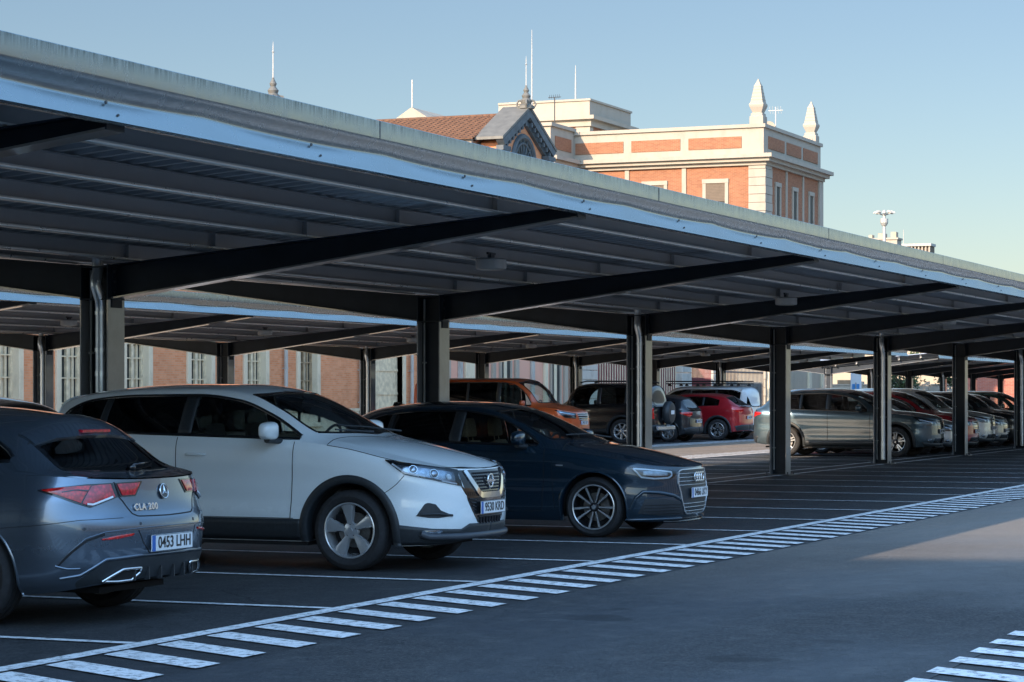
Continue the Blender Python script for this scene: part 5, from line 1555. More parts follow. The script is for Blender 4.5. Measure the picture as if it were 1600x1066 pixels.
# pediment
ped = empty('pediment', (0, -.9, 0), parent=hall)
mb = MB(); mb.mat(M['brick']).prism([(-2.5, 7.6), (2.5, 7.6), (2.5, 12.2), (0, 13.5), (-2.5, 12.2)], 'y', .0, .9); mb.build('gable_wall', None, ped)
mb = MB(); mb.mat(M['lead'])
for s_ in (-1, 1):
    mb.prism([(s_*3.05, 12.42), (0, 14.02), (0, 13.90), (s_*3.05, 12.30)], 'y', -.36, .95)
mb.mat(M['slate'])
for s_ in (-1, 1):
    mb.prism([(s_*3.0, 12.28), (0, 13.87), (0, 13.52), (s_*2.75, 12.06)], 'y', -.34, -.003)
    mb.prism([(s_*2.62, 12.0), (0, 13.46), (0, 13.22), (s_*2.45, 11.9)], 'y', -.16, -.003)
    for k in range(1, 8):
        f_ = k/8; x = s_*(2.75*(1-f_)); z = 12.06+(13.52-12.06)*f_
        mb.box(x-.07, x+.07, -.30, -.17, z-.22, z-.02)
    mb.box(min(s_*2.1, s_*2.95), max(s_*2.1, s_*2.95), -.34, -.003, 11.85, 12.05); mb.box(min(s_*2.2, s_*2.8), max(s_*2.2, s_*2.8), -.28, -.003, 10.2, 11.85)
    mb.box(min(s_*2.1, s_*2.9), max(s_*2.1, s_*2.9), -.32, -.003, 10.0, 10.2)
    for q in (2.35, 2.65): mb.tube([(s_*q, -.3, 10.2), (s_*q, -.3, 11.85)], .07, 8)
mb.build('cornice', None, ped)
mb = MB(); m_ = Matrix.Translation((0, -.03, 11.45)) @ Matrix.Rotation(PI/2, 4, 'X')
mb.mat(M['slate']); ring_mesh(mb, 1.25, .13, 36, 6, m_); ring_mesh(mb, .95, .05, 36, 6, m_)
for k in range(8):
    a = PI*k/8; mb.tube([(1.2*math.cos(a), -.03, 11.45+1.2*math.sin(a)), (-1.2*math.cos(a), -.03, 11.45-1.2*math.sin(a))], .03, 6)
mb.mat(M['pane']).cyl((0, -.01, 11.45), 1.2, .008, 36, 'y'); mb.build('round_window', None, ped)
def finial(name, label, cat, loc, h, parent=None):
    mb = MB()
    mb.mat(M['lead']).lathe([(.001, 0), (.34, 0), (.34, .12), (.22, .2), (.26, .34), (.16, .46), (.20, .56), (.09, .7), (.13, .8), (.05, .95), (.035, 1.0)], n=12)
    for a in range(4):
        t = a*PI/2+.4; c_, s_ = math.cos(t), math.sin(t)
        mb.tube([(.3*c_, .3*s_, .0), (.42*c_, .42*s_, .18), (.34*c_, .34*s_, .34), (.2*c_, .2*s_, .36)], .05, 6)
    mb.mat(M['antenna']).tube([(0, 0, .9), (0, 0, h*.5), (0, 0, h-.2), (0, 0, h)], [.035, .028, .022, .004], 8)
    mb.lathe([(.001, h*.82), (.055, h*.84), (.001, h*.88)], n=8); mb.lathe([(.001, h*.42), (.06, h*.44), (.001, h*.46)], n=8)
    o = mb.build(name, None, parent, smooth=True, loc=loc)
    if label: tag(o, label, cat)
    return o
finial('finial', None, None, (95.7, 39.95, 13.98), 2.25) if False else finial('finial', None, None, (0, -.15, 13.9), 2.3, ped)

# second gable further left: only its finial clears the near roof
g2 = empty('gabled_porch', (74.7, 41, 0)); tag(g2, 'gabled porch whose ornate finial and lightning rod stick up behind the near carport roof, left', 'building')
mb = MB(); mb.mat(M['brick']).prism([(-2.3, 7.5), (2.3, 7.5), (2.3, 9.8), (0, 11.5), (-2.3, 9.8)], 'y', 0, .9); mb.build('wall', None, g2)
mb = MB()
for s_ in (-1, 1): mb.prism([(s_*2.7, 9.75), (0, 11.76), (0, 11.6), (s_*2.7, 9.6)], 'y', -.3, 6)
mb.build('roof', M['lead'], g2)
finial('finial', None, None, (0, -.1, 11.72), 2.3, g2)

# small white gable with rod, far behind the tile roof
sg_ = empty('white_gable_house', (118, 54.1, 0)); tag(sg_, 'distant house showing only a small white gable above the tile roof', 'building')
mb = MB(); mb.mat(M['whitewall']).box(-4, 4, -.8, .8, 0, 16.1); mb.prism([(-.9, 16.1), (.9, 16.1), (0, 16.65)], 'x', -4.1, 4.1); mb.build('wall', None, sg_)
mb = MB(); mb.tube([(-4, 0, 16.5), (-4, 0, 18.1)], .04, 6); mb.build('lightning_rod', M['antenna'], sg_)

# --- tall corner building
T0 = Vector((131.0, 40.0, 0))
tb = empty('corner_building', T0); tag(tb, 'tall orange brick and cream corner building with parapet panels and two obelisk pinnacles', 'building')
WX, WY = 12.0, 11.6      # along X (shade side) and along Y (sunny side)
mb = MB(); mb.box(0, WX, 0, WY+14, 0, 14.6); mb.build('wall', M['brick_orange'], tb)
mb = MB(); mb.mat(M['whitewall'])
# cornice
for (o, a, b) in ((.18, 14.6, 14.8), (.42, 14.8, 15.0), (.62, 15.0, 15.22)):
    mb.box(-o, WX+o, -o, WY+.05, a, b)
# parapet
mb.box(.04, WX-.04, .04, WY+14, 15.22, 16.75); mb.box(-.08, WX+.08, -.08, WY+14.1, 16.75, 16.95)
mb.build('parapet', None, tb)
mb = MB(); mb.mat(M['brick_orange'])
for (a, b) in ((1.35, 4.55), (5.05, 8.05), (8.55, 11.55)): mb.box(.0, .06, a, b, 15.62, 16.28)
for (a, b) in ((.9, 4.1), (4.6, 7.6), (8.1, 11.2)): mb.box(a, b, -.0, .06, 15.62, 16.32)
mb.build('parapet_panel', None, tb)
mb = MB(); mb.mat(M['whitewall'])
zz = .0
while zz < 14.5:
    e = .10+(.02 if int(zz/.48) % 2 else 0)
    mb.box(-e, 1.25, -e, .9, zz, min(zz+.455, 14.59)); zz += .48
mb.box(WX-.8, WX+.1, -.1, .5, 0, 14.59)
for y in (4.8, 8.3): mb.box(-.07, .02, y-.13, y+.13, 0, 14.59)
for x in (4.35, 7.85): mb.box(x-.13, x+.13, -.07, .02, 0, 14.59)
mb.box(-.09, .02, 1.25, WY, 9.6, 10.1); mb.box(1.25, WX-.8, -.09, .02, 9.6, 10.1)
mb.build('quoins', None, tb)
def tall_window(parent, loc, rz, w, h, blind=True):
    e = empty('window', loc, rz, parent)
    mb = MB(); mb.box(-w/2-.22, w/2+.22, -.10, .02, h, h+.24); mb.box(-w/2-.2, -w/2, -.08, .02, 0, h); mb.box(w/2, w/2+.2, -.08, .02, 0, h); mb.box(-w/2-.25, w/2+.25, -.14, .02, -.16, 0); mb.build('window_frame', M['whitewall'], e)
    mb = MB(); mb.box(-w/2, w/2, -.02, -.01, 0, h); mb.box(-.025, .025, -.035, -.02, 0, h); mb.build('pane', M['pane'], e)
    if blind:
        mb = MB()
        for k in range(12): mb.box(-w/2, w/2, -.05, -.035, h-(k+1)*h*.05, h-(k+1)*h*.05+h*.045)
        mb.build('blind', M['blind'], e)
    return e
for y in (2.9, 6.6, 9.9):
    for z, h in ((11.9, 1.75), (6.6, 2.2), (1.2, 2.8)): tall_window(tb, (0, y, z), -PI/2, 1.15, h)
for x in (2.6, 6.1, 9.6):
    for z, h in ((11.75, 1.8), (6.6, 2.2)): tall_window(tb, (x, 0, z), 0, .72, h, False)
# projecting left block
mb = MB(); mb.mat(M['brick_orange']).box(-3.7, -.0, WY+.0, WY+14, 0, 14.55)
mb.mat(M['whitewall'])
for (o, a, b) in ((.18, 14.55, 14.78), (.42, 14.78, 14.98), (.62, 14.98, 15.2)): mb.box(-3.7-o, .6, WY-o, WY+13, a, b)
mb.box(-3.66, 0, WY+.04, WY+14, 15.2, 16.95); mb.box(-3.8, .1, WY-.08, WY+14, 16.95, 17.15)
mb.mat(M['brick_orange']).box(-3.0, -.5, WY, WY+.06, 15.7, 16.45); mb.box(-3.70, -3.64, WY+.8, WY+5, 15.7, 16.45)
mb.build('projecting_bay', None, tb)
# penthouse
mb = MB(); px, py = 4.0, 12.2
mb.mat(M['brick_orange']).box(px, px+7.2, py, py+6, 16.9, 17.75)
mb.mat(M['whitewall']).box(px-.03, px+.55, py-.03, py+.9, 16.9, 17.75); mb.box(px-.03, px+.5, py+2.9, py+3.2, 16.9, 17.75)
mb.box(px-.15, px+7.35, py-.15, py+6, 17.75, 18.15); mb.box(px-.42, px+7.6, py-.42, py+6, 18.15, 18.38); mb.box(px, px+7.2, py, py+6, 18.38, 19.3); mb.box(px-.08, px+7.28, py-.08, py+6, 19.3, 19.42)
mb.build('penthouse', None, tb)
def pinnacle(loc, sc=1.):
    mb = MB()
    def sq(w, z): return [(-w, -w, z), (w, -w, z), (w, w, z), (-w, w, z)]
    lv = [(.40, 0), (.40, .45), (.34, .5), (.34, .62), (.26, .68), (.40, 1.0), (.43, 1.12), (.40, 1.22), (.36, 1.24), (.20, 2.15), (.21, 2.2), (.10, 2.42), (.02, 2.62)]
    vs = []; 
    for w, z in lv: vs += [(a*sc, b*sc, c_*sc) for a, b, c_ in sq(w, z)]
    mb.add(vs, [(i*4+j, i*4+(j+1) % 4, i*4+4+(j+1) % 4, i*4+4+j) for i in range(len(lv)-1) for j in range(4)]+[(3, 2, 1, 0)])
    for z in (1.4, 1.6, 1.8, 2.0):
        w = .36-(z-1.24)*.176+.012; mb.box(-w*sc, w*sc, -w*sc, w*sc, z*sc, (z+.02)*sc)
    return mb.build('pinnacle', M['whitewall'], tb, loc=loc)
pinnacle((.5, .5, 16.95)); pinnacle((WX-.5, .5, 16.95), .98)
pinnacle((WX-.5, 10.0, 16.6), .5)
# masts and aerials on the roofs
def mast(x, y, z0, z1, label, r=.05):
    mb = MB(); mb.tube([(0, 0, 0), (0, 0, (z1-z0)*.6), (0, 0, z1-z0)], [r, r*.8, r*.35], 8); mb.cyl((0, 0, 0), r*3, .06, 10)
    tag(mb.build('antenna_mast', M['antenna'], loc=(x, y, z0)), label, 'antenna', 'aerials on the station roofs')
mast(128.3, 52.6+.6, 17.1, 22.7, 'tallest thin antenna mast beside the penthouse of the corner building', .055)
mast(136.5, 53.7, 19.3, 21.7, 'shorter white antenna mast on the penthouse roof, right of the tallest mast', .06)
mb = MB(); mb.tube([(0, 0, 0), (0, 0, 1.6)], .035, 6); 
for k in range(6): mb.tube([(-.1, -.3+.12*k, 1.5), (.0, -.3+.12*k, 1.75)], .012, 4)
mb.tube([(0, -.4, 1.6), (0, .4, 1.6)], .02, 5)
tag(mb.build('television_aerial', M['iron'], loc=(128.6, 51.9, 17.15)), 'small dark television aerial on the projecting bay of the corner building', 'aerial', 'aerials on the station roofs')
mb = MB(); mb.tube([(0, 0, 0), (0, 0, 1.9)], .035, 6)
for a in range(5): mb.tube([(.0, -.35+.17*a, 1.5), (.0, -.35+.17*a+.05, 1.95)], .015, 4)
mb.tube([(0, -.45, 1.7), (0, .45, 1.7)], .02, 5)
tag(mb.build('television_aerial', M['antenna'], loc=(138.6, 41.6, 16.9)), 'comb-shaped television aerial between the two obelisk pinnacles', 'aerial', 'aerials on the station roofs')
mb = MB(); mb.lathe([(.001, .12), (.25, .07), (.42, -.03), (.42, -.05), (.001, .09)], n=20, axis='x'); mb.tube([(0.1, 0, -.8), (.1, 0, .05)], .04, 6)
tag(mb.build('satellite_dish', M['whitewall'], loc=(138.2, 41.9, 17.5)), 'round white satellite dish beside the right-hand pinnacle', 'satellite dish')

# --- behind the second carport, centre of the photo
def pier(x, y, w, h, label):
    mb = MB(); z = 0
    while z < h-.25:
        mb.box(-w/2, w/2, -.35, .35, z, z+.42, .02); z += .44
    mb.box(-w/2-.1, w/2+.1, -.45, .45, z, z+.22, .03)
    tag(mb.build('gate_pier', M['stone'], loc=(x, y, 0)), label, 'pier', 'grey stone gate piers')
pier(103.2, 40.2, 1.9, 6.6, 'broad grey stone gate pier right of the pink wing'); pier(117.0, 40.2, 1.5, 6.0, 'grey stone gate pier just right of the column behind the black off-roader'); pier(122.6, 40.2, 1.4, 6.0, 'grey stone gate pier above the red crossover')
def railing(x0, x1, y, h, label, mat, z0=0, st=.22, solid=None):
    e = empty('railing', (x0, y, 0)); tag(e, label, 'railing', 'railings between the piers')
    mb = MB(); n = int((x1-x0)/st)
    for i in range(n+1): mb.box(i*st-.02, i*st+.02, -.02, .02, z0, h); mb.prism([(i*st-.03, h), (i*st+.03, h), (i*st, h+.16)], 'y', -.01, .01)
    mb.box(0, x1-x0, -.03, .03, h-.3, h-.22); mb.box(0, x1-x0, -.03, .03, z0+.05, z0+.12)
    mb.build('bars', mat, e)
    if solid:
        mb = MB(); mb.box(0, x1-x0, .04, .09, 0, solid[0]); mb.build('panel', M[solid[1]], e)
railing(104.3, 116.2, 40.2, 5.6, 'tall pale railing over a maroon panel between stone piers', M['surround'], 0, .34, (3.3, 'maroon'))
railing(118.0, 121.8, 40.1, 3.6, 'maroon iron railing between the two narrow stone piers', M['maroon'], 0, .2, (2.4, 'maroon'))
railing(123.4, 130.4, 39.9, 3.0, 'grey spiked railing behind the white van', M['slate'], 0, .25, (2.2, 'stone'))
lb = empty('pale_building', (106, 52, 0)); tag(lb, 'sunlit cream building seen through the railings', 'building')
mb = MB(); mb.box(0, 20, 0, 6, 0, 8.5); mb.build('wall', M['whitewall'], lb)
for x in (3, 7, 11, 15): tall_window(lb, (x, 0, 2.8), 0, 1.2, 2.6)
# ground floor of the corner building: cream plaster band with a white roundel
mb = MB(); mb.box(.0, WX, -.13, -.02, 0, 5.6); mb.box(-.13, -.02, 0, WY, 0, 5.6); mb.build('ground_floor_render', M['cream'], tb)
mb = MB()
for x in (.4, 3.4, 8.7, 11.6): mb.box(x-.28, x+.28, -.27, -.135, 0, 5.5)
mb.build('pilaster', M['surround'], tb)
ck = empty('wall_roundel', (131.0+1.9, 39.85, 3.35)); tag(ck, 'round white plaque on the cream wall, above the white van', 'plaque')
mb = MB(); mb.mat(M['plate']).cyl((0, 0, 0), .62, -.06, 28, 'y'); mb.mat(M['stone']); ring_mesh(mb, .62, .05, 28, 6, Matrix.Translation((0, -.05, 0)) @ Matrix.Rotation(PI/2, 4, 'X')); mb.build('disc', None, ck)
# sunny street end: low white wall, trees, blue sign, far houses
mb = MB(); mb.box(0, .3, -20, 0, 0, 2.2); mb.box(-.05, .35, -20, .05, 2.2, 2.3)
for k in range(9): mb.box(-.08, .38, -20+k*2.5, -19.7+k*2.5, 0, 2.5)
tag(mb.build('boundary_wall', M['whitewall'], loc=(176, 56, 0)), 'low white boundary wall in the sun at the far end of the car park', 'wall')
sgn = empty('parking_sign', (152, 40.2, 0)); tag(sgn, 'blue and white sign on a post beyond the far carport', 'sign')
mb = MB(); mb.cyl((0, 0, 0), .06, 2.3, 8); mb.build('post', M['antenna'], sgn)
mb = MB(); mb.mat(M['plate']).box(-.03, .03, -.36, .36, 1.5, 2.9, .02); mb.mat(M['bluesign']).box(-.045, -.031, -.24, .24, 1.7, 2.2); mb.build('sign_board', None, sgn)
def house(x, y, w, d, h, mt, label, nw=4, name='distant_house'):
    e = empty(name, (x, y, 0)); tag(e, label, 'building')
    mb = MB(); mb.box(0, d, 0, w, 0, h); mb.box(-.2, d+.2, -.2, w+.2, h, h+.3); mb.build('wall', M[mt], e)
    for k in range(nw):
        for z in np.arange(1.2, h-2, 3.2):
            mb = MB(); q = (k+.5)*w/nw; mb.box(-.03, .02, q-.55, q+.55, z, z+1.5); mb.build('window', M['pane'], e)
    return e
house(190, 40, 18, 10, 8.5, 'cream', 'distant cream house beyond the white wall')
house(200, 62, 22, 10, 11, 'whitewall', 'distant white block between the corner building and the carport')
# white blocks far away on the skyline, right
fb = house(395, 97.4, 5.4, 3, 27.6, 'whitewall', 'far white apartment block with rooftop clutter, on the skyline', 3, 'apartment_block')
mb = MB(); mb.box(.5, 2, .3, 1.2, 27.9, 28.9); mb.box(.5, 2, 2.2, 3.4, 27.9, 28.7); mb.box(.5, 2, 4.4, 5.0, 27.9, 28.5); mb.build('rooftop_plant', M['cream'], fb)
f2 = empty('apartment_block', (410, 95.0, 0)); tag(f2, 'far block with a row of slats under a dark roof edge, on the skyline', 'building')
mb = MB(); mb.box(0, 3, 0, 7.2, 0, 26.0); mb.build('wall', M['whitewall'], f2)
for k in range(11):
    mb = MB(); mb.box(-.25, .1, .25+k*.62, .50+k*.62, 25.0, 27.3); mb.build('slat', M['whitewall'], f2)
mb = MB(); mb.box(.15, 3, .2, 7, 26.0, 27.3); mb.build('upper_floor', M['blind'], f2)
mb = MB(); mb.box(-.5, 3.2, 0, 7.2, 27.3, 27.75); mb.tube([(1, 5.2, 27.7), (1, 5.2, 30.3)], .06, 6); mb.build('roof_edge', M['stone'], f2)
# high mast with a ring of floodlights
ml = empty('floodlight_mast', (232, 58.5, 0)); tag(ml, 'tall mast with a ring of floodlights on the skyline right of the corner building', 'light mast')
mb = MB(); mb.tube([(0, 0, 0), (0, 0, 18.6), (0, 0, 19.6)], [.28, .16, .14], 10); mb.lathe([(.001, 18.9), (.4, 18.9), (.4, 18.5), (.25, 18.2), (.001, 18.2)], n=12); mb.build('pole', M['antenna'], ml)
for k in range(8):
    a = 2*PI*k/8+.2; c_, s_ = math.cos(a), math.sin(a)
    mb = MB(); mb.tube([(0, 0, 19.2), (.8*c_, .8*s_, 19.5)], .05, 6)
    m_ = Matrix.Translation((.85*c_, .85*s_, 19.55)) @ Matrix.Rotation(a, 4, 'Z') @ Matrix.Rotation(R(20), 4, 'Y')
    mb.add([m_ @ Vector(p) for p in ((-.28, -.17, -.06), (.28, -.17, -.06), (.28, .17, -.06), (-.28, .17, -.06), (-.2, -.12, .10), (.18, -.12, .08), (.18, .12, .08), (-.2, .12, .10))], [(0, 3, 2, 1), (4, 5, 6, 7), (0, 1, 5, 4), (1, 2, 6, 5), (2, 3, 7, 6), (3, 0, 4, 7)])
    mb.build('floodlight', M['stone'], ml)
# red brick building, far right under the carports
rb = empty('red_brick_building', (158, 22, 0)); tag(rb, 'low red brick building with a sunlit upper wall, far right beyond the carports', 'building')
mb = MB(); mb.box(0, 12, 0, 12.2, 0, 7.0); mb.build('wall', M['brick_red'], rb)
mb = MB(); mb.box(-.2, 12.2, -.2, 12.4, 7.0, 7.3); mb.build('coping', M['stone'], rb)

# trees at the sunny end
def tree(x, y, h, seed, label):
    rn = random.Random(seed); r = empty('street_tree', (x, y, 0)); tag(r, label, 'tree', 'trees at the far end')
    mb = MB(); mb.tube([(0, 0, 0), (.05, .05, h*.3), (0, .1, h*.55)], [.16, .12, .06], 8)
    for k in range(7):
        a = rn.uniform(0, 6.28); z = h*rn.uniform(.3, .5); mb.tube([(0, 0, z), (.9*math.cos(a), .9*math.sin(a), z+h*.18), (1.4*math.cos(a), 1.4*math.sin(a), z+h*.34)], [.06, .04, .015], 5)
    mb.build('trunk', M['bark'], r)
    mb = MB(); cl = [(rn.uniform(-1.3, 1.3), rn.uniform(-1.3, 1.3), h*rn.uniform(.45, .95), rn.uniform(.4, .9)) for _ in range(22)]
    for (a, b, c_, q) in cl:
        for _ in range(150):
            d = Vector((rn.gauss(0, 1), rn.gauss(0, 1), rn.gauss(0, 1))).normalized()*q*rn.uniform(.3, 1)
            p = Vector((a, b, c_))+d; u = Vector((rn.gauss(0, 1), rn.gauss(0, 1), rn.gauss(0, 1))).normalized()*.10; w = u.orthogonal().normalized()*.07
            mb.add([p-u, p+w, p+u, p-w], [(0, 1, 2, 3)])
    mb.build('crown', M['leaf'], r)
tree(170, 49.5, 5.0, 1, 'small street tree in the sun left of the blue and white sign'); tree(166, 36.5, 5.2, 2, 'small street tree in the sun right of the blue and white sign'); tree(172, 42, 4.6, 5, 'small street tree behind the far carport columns')

# --- buildings outside the frame that shade and mirror in the cars
ob = empty('tall_neighbour_building', (-44, -50, 0)); tag(ob, 'tall block behind the camera whose shadow covers the near part of the car park', 'building')
mb = MB(); mb.prism([(0, 60), (19.2, 60), (10.8, 95), (0, 95)], 'z', 0, 22.5); mb.build('wall', M['cream'], ob)
ob = empty('station_shed', (-12, -34, 0)); tag(ob, 'pale arcaded building across the lane behind the camera, mirrored in car paint', 'building')
mb = MB(); mb.box(0, 95, -8, 0, 0, 8.5); mb.build('wall', M['cream'], ob)
for k in range(22):
    mb = MB(); mb.prism([(2.2+k*4.2+p, q) for p, q in arch_poly(2.2, 1.0, 5.6)], 'y', .0, .06); mb.build('arch', M['pane'], ob)

ob = empty('reflection_block', (-62, -70, 0)); tag(ob, 'long low block added behind the camera to dim reflections in the carport steel', 'building')  # unseen block added to cut warm reflections in columns and beams
mb = MB(); mb.box(0, 14, 0, 190, 0, 4.5); mb.build('wall', M['stone'], ob)

# ------------------------------------------------------------------ light, world, camera
SUN = Vector((2.15, -.595, -1)).normalized()
ld = bpy.data.lights.new('sun', 'SUN'); ld.energy = 5.0; ld.angle = R(.5); ld.color = (1, .77, .55)
lo = bpy.data.objects.new('sun', ld); col.objects.link(lo); lo.rotation_euler = SUN.to_track_quat('-Z', 'Y').to_euler()
w = bpy.data.worlds.new('World'); scene.world = w; w.use_nodes = True
nt = w.node_tree; bg = nt.nodes['Background']; sk = nt.nodes.new('ShaderNodeTexSky'); sk.sky_type = 'NISHITA'
sk.sun_disc = False; sk.sun_elevation = math.asin(-SUN.z); sk.sun_rotation = math.atan2(-SUN.x, -SUN.y)
sk.altitude = 0; sk.air_density = 1.0; sk.dust_density = .45; sk.ozone_density = 2.0
tc = nt.nodes.new('ShaderNodeTexCoord'); sx = nt.nodes.new('ShaderNodeSeparateXYZ'); nt.links.new(tc.outputs['Generated'], sx.inputs[0])
mr = nt.nodes.new('ShaderNodeMapRange'); mr.interpolation_type = 'SMOOTHSTEP'
mr.inputs[1].default_value = .15; mr.inputs[2].default_value = .60
nt.links.new(sx.outputs[2], mr.inputs[0])
g0 = nt.nodes.new('ShaderNodeVectorMath'); g0.operation = 'MULTIPLY_ADD'      # sky gain added overhead to fill the open shade
g0.inputs[1].default_value = (1.30, 1.50, 1.42); g0.inputs[2].default_value = (.515, .510, .515)
nt.links.new(mr.outputs[0], g0.inputs[0])
vm = nt.nodes.new('ShaderNodeVectorMath'); vm.operation = 'MULTIPLY'; nt.links.new(sk.outputs[0], vm.inputs[0]); nt.links.new(g0.outputs[0], vm.inputs[1])
dp_ = nt.nodes.new('ShaderNodeVectorMath'); dp_.operation = 'DOT_PRODUCT'; dp_.inputs[1].default_value = (.80, .60, 0); nt.links.new(tc.outputs['Generated'], dp_.inputs[0])
m2 = nt.nodes.new('ShaderNodeMapRange'); m2.interpolation_type = 'SMOOTHSTEP'      # unseen sky behind the camera brightened as added fill light
m2.inputs[1].default_value = .15; m2.inputs[2].default_value = -.65; m2.inputs[3].default_value = 1.0; m2.inputs[4].default_value = 2.5
nt.links.new(dp_.outputs['Value'], m2.inputs[0])
v3 = nt.nodes.new('ShaderNodeVectorMath'); v3.operation = 'SCALE'; nt.links.new(vm.outputs[0], v3.inputs[0]); nt.links.new(m2.outputs[0], v3.inputs['Scale'])
nt.links.new(v3.outputs[0], bg.inputs[0]); bg.inputs[1].default_value = .12
cd = bpy.data.cameras.new('camera'); cam = bpy.data.objects.new('camera', cd); col.objects.link(cam)
cd.sensor_width = 36; cd.lens = 36*3737/1600; cd.shift_y = (617-533)/1600; cd.clip_end = 3000; cd.clip_start = .2
th = math.atan2(.3907, .9205)
cam.location = (0, 0, 1.5); cam.rotation_euler = (PI/2, 0, th-PI/2)
scene.camera = cam
scene.view_settings.view_transform = 'Standard'; scene.view_settings.look = 'None'; scene.view_settings.exposure = .8; scene.view_settings.gamma = 1
scene.cycles.max_bounces = 8; scene.cycles.transparent_max_bounces = 12; scene.cycles.glossy_bounces = 4; scene.cycles.diffuse_bounces = 3
scene.cycles.use_denoising = True; scene.cycles.sample_clamp_indirect = 6
# ------------------------------------------------------------------ place the three near cars
c1, C1, P1, B1 = build_car('crossover_car', 'white crossover with black wheel-arch cladding parked nose out under the near carport', 'car', spec_base(), 'white', (19.05, 8.29, 0), 'out', 1.0, 'five', cladding=True, hero=True)
crossover_details(c1, C1, P1, B1, '9530 KRD')
c2, C2, P2, B2 = build_car('hatchback_car', 'dark blue hatchback with thin-spoked alloy wheels and large grille, right of the white crossover', 'car', spec_hatch(), 'navy', (24.34, 8.17, 0), 'out', 1.0, 'ten', hero=True, seatmat=M['tanseat'])
hatch_details(c2, C2, P2, B2, '0466 LKY')
sb = spec_brake()
c3, C3, P3, B3 = build_car('estate_car', 'blue-grey metallic estate seen from behind at the left edge, with slim red tail lights', 'car', sb, 'blue_grey', (13.75, 8.30+sb['L'], 0), 'in', 1.0, 'seven', hero=True)
brake_details(c3, C3, P3, B3, '0453 LHH')

# ------------------------------------------------------------------ cars further away
def generic(L, W, H, fo, wb, r, hood=.92, belt=1.0, cowl=1.15, rf=1.95, rr=None, tb=None, tz=None, gc=.22, yroof=.60, yedge=None, fa=.55, boxy=0., tailn=.06, a0=None):
    rr = rr or L-.65; tb = tb or L-.2; tz = tz or belt+.03; hr = yroof*W/1.8
    h0 = hood-.10; wt = W/2*.93
    P_ = [(0, h0)]
    zc = [(0, h0), (.06, hood-.05), (.25, hood), (cowl*.6, hood+.07), (cowl, hood+.12), (cowl+.1, hood+.16), ((cowl+rf)/2+.05, (hood+.16+H)/2+.03), (rf, H-.06), (rf+.45, H-.005), (rr-.7, H), (rr, H-.06-.02*(1-boxy)), (rr+.05, H-.10), (tb, tz+.05), (L-.03, tz+.01)]
    ze = [(0, h0), (.25, hood-.04), (cowl*.6, hood+.01), (cowl+.12, belt+.03), (cowl+.25, belt+.07), ((cowl+rf)/2+.15, (belt+H)/2+.02), (rf+.15, H-.12), (rf+.6, H-.06), (rr-.5, H-.07-.03*(1-boxy)), (rr-.05, H-.15), (tb-.02, tz+.08), (L-.05, tz+.015)]
    zt = [(0, h0), (.25, hood-.07), (cowl*.6, (hood+belt)/2-.03), (cowl+.3, belt-.01), (L*.55, belt+.02), (L-.7, belt+.05), (tb, tz), (L, tz-.02)]
    ye = [(0, wt*.45), (.25, wt*.62), (cowl, wt*.82), (cowl+.25, wt*.80), (rf+.1, hr+.03), (rf+.7, hr+.02), (rr-.3, hr), (tb-.1, hr+.02+.1*boxy), (L, wt*.6)]
    xa = cowl+.42
    d = spec_base(L=L, W=W, fo=fo, wb=wb, tyre=(r, .215, r*.66), zb=[(0, gc), (.4, gc-.01), (L*.5, gc-.02), (L-.5, gc+.02), (L, gc+.08)], zt=zt, zc=zc, ze=ze, ye=ye,
        nose=[(gc, .06), (gc+.15, 0), (h0-.15, .01), (h0, .05)], tail=[(gc, .05), (gc+.2, 0), (tz-.3, .01), (tz, tailn)],
        front=(fa, 2.5), rear=(.40, 2.9), doors=(cowl+.32, cowl+1.4, 0, .4), tailgate=None, tg_top=99,
        dlo=dict(lo=[(xa-.05, belt+.02), (L*.55, belt+.04), (rr-.05, belt+.08)], hi=[(xa-.05, belt+.035), ((cowl+rf)/2+.25, (belt+H)/2-.01), (rf+.25, H-.17), (rf+.7, H-.125), (rr-.6, H-.14), (rr-.15, H-.24)],
                 x=(xa, rr-.17), pillars=[(cowl+1.33, cowl+1.45), (min(rr-.75, cowl+2.3), min(rr-.68, cowl+2.37))]),
        wind=dict(base=[(0, cowl+.30), (.3, cowl+.16), (1, cowl+.06)], top=[(0, rf+.10), (.3, rf+.02), (1, rf-.05)]),
        rearg=dict(base=[(0, rr+.03), (1, rr+.06)], top=[(0, tb-.06), (1, tb-.03)]),
        bonnet_x=[(0, cowl+.1), (.5, cowl+.1), (.75, cowl), (1, cowl-.05)], crease=[(.55, .012, .1)],
        mirror=(cowl+.62, belt+.10), seats=(cowl+1.15, cowl+2.05 if rr > cowl+2.4 else None), handle=belt-.14)
    return d

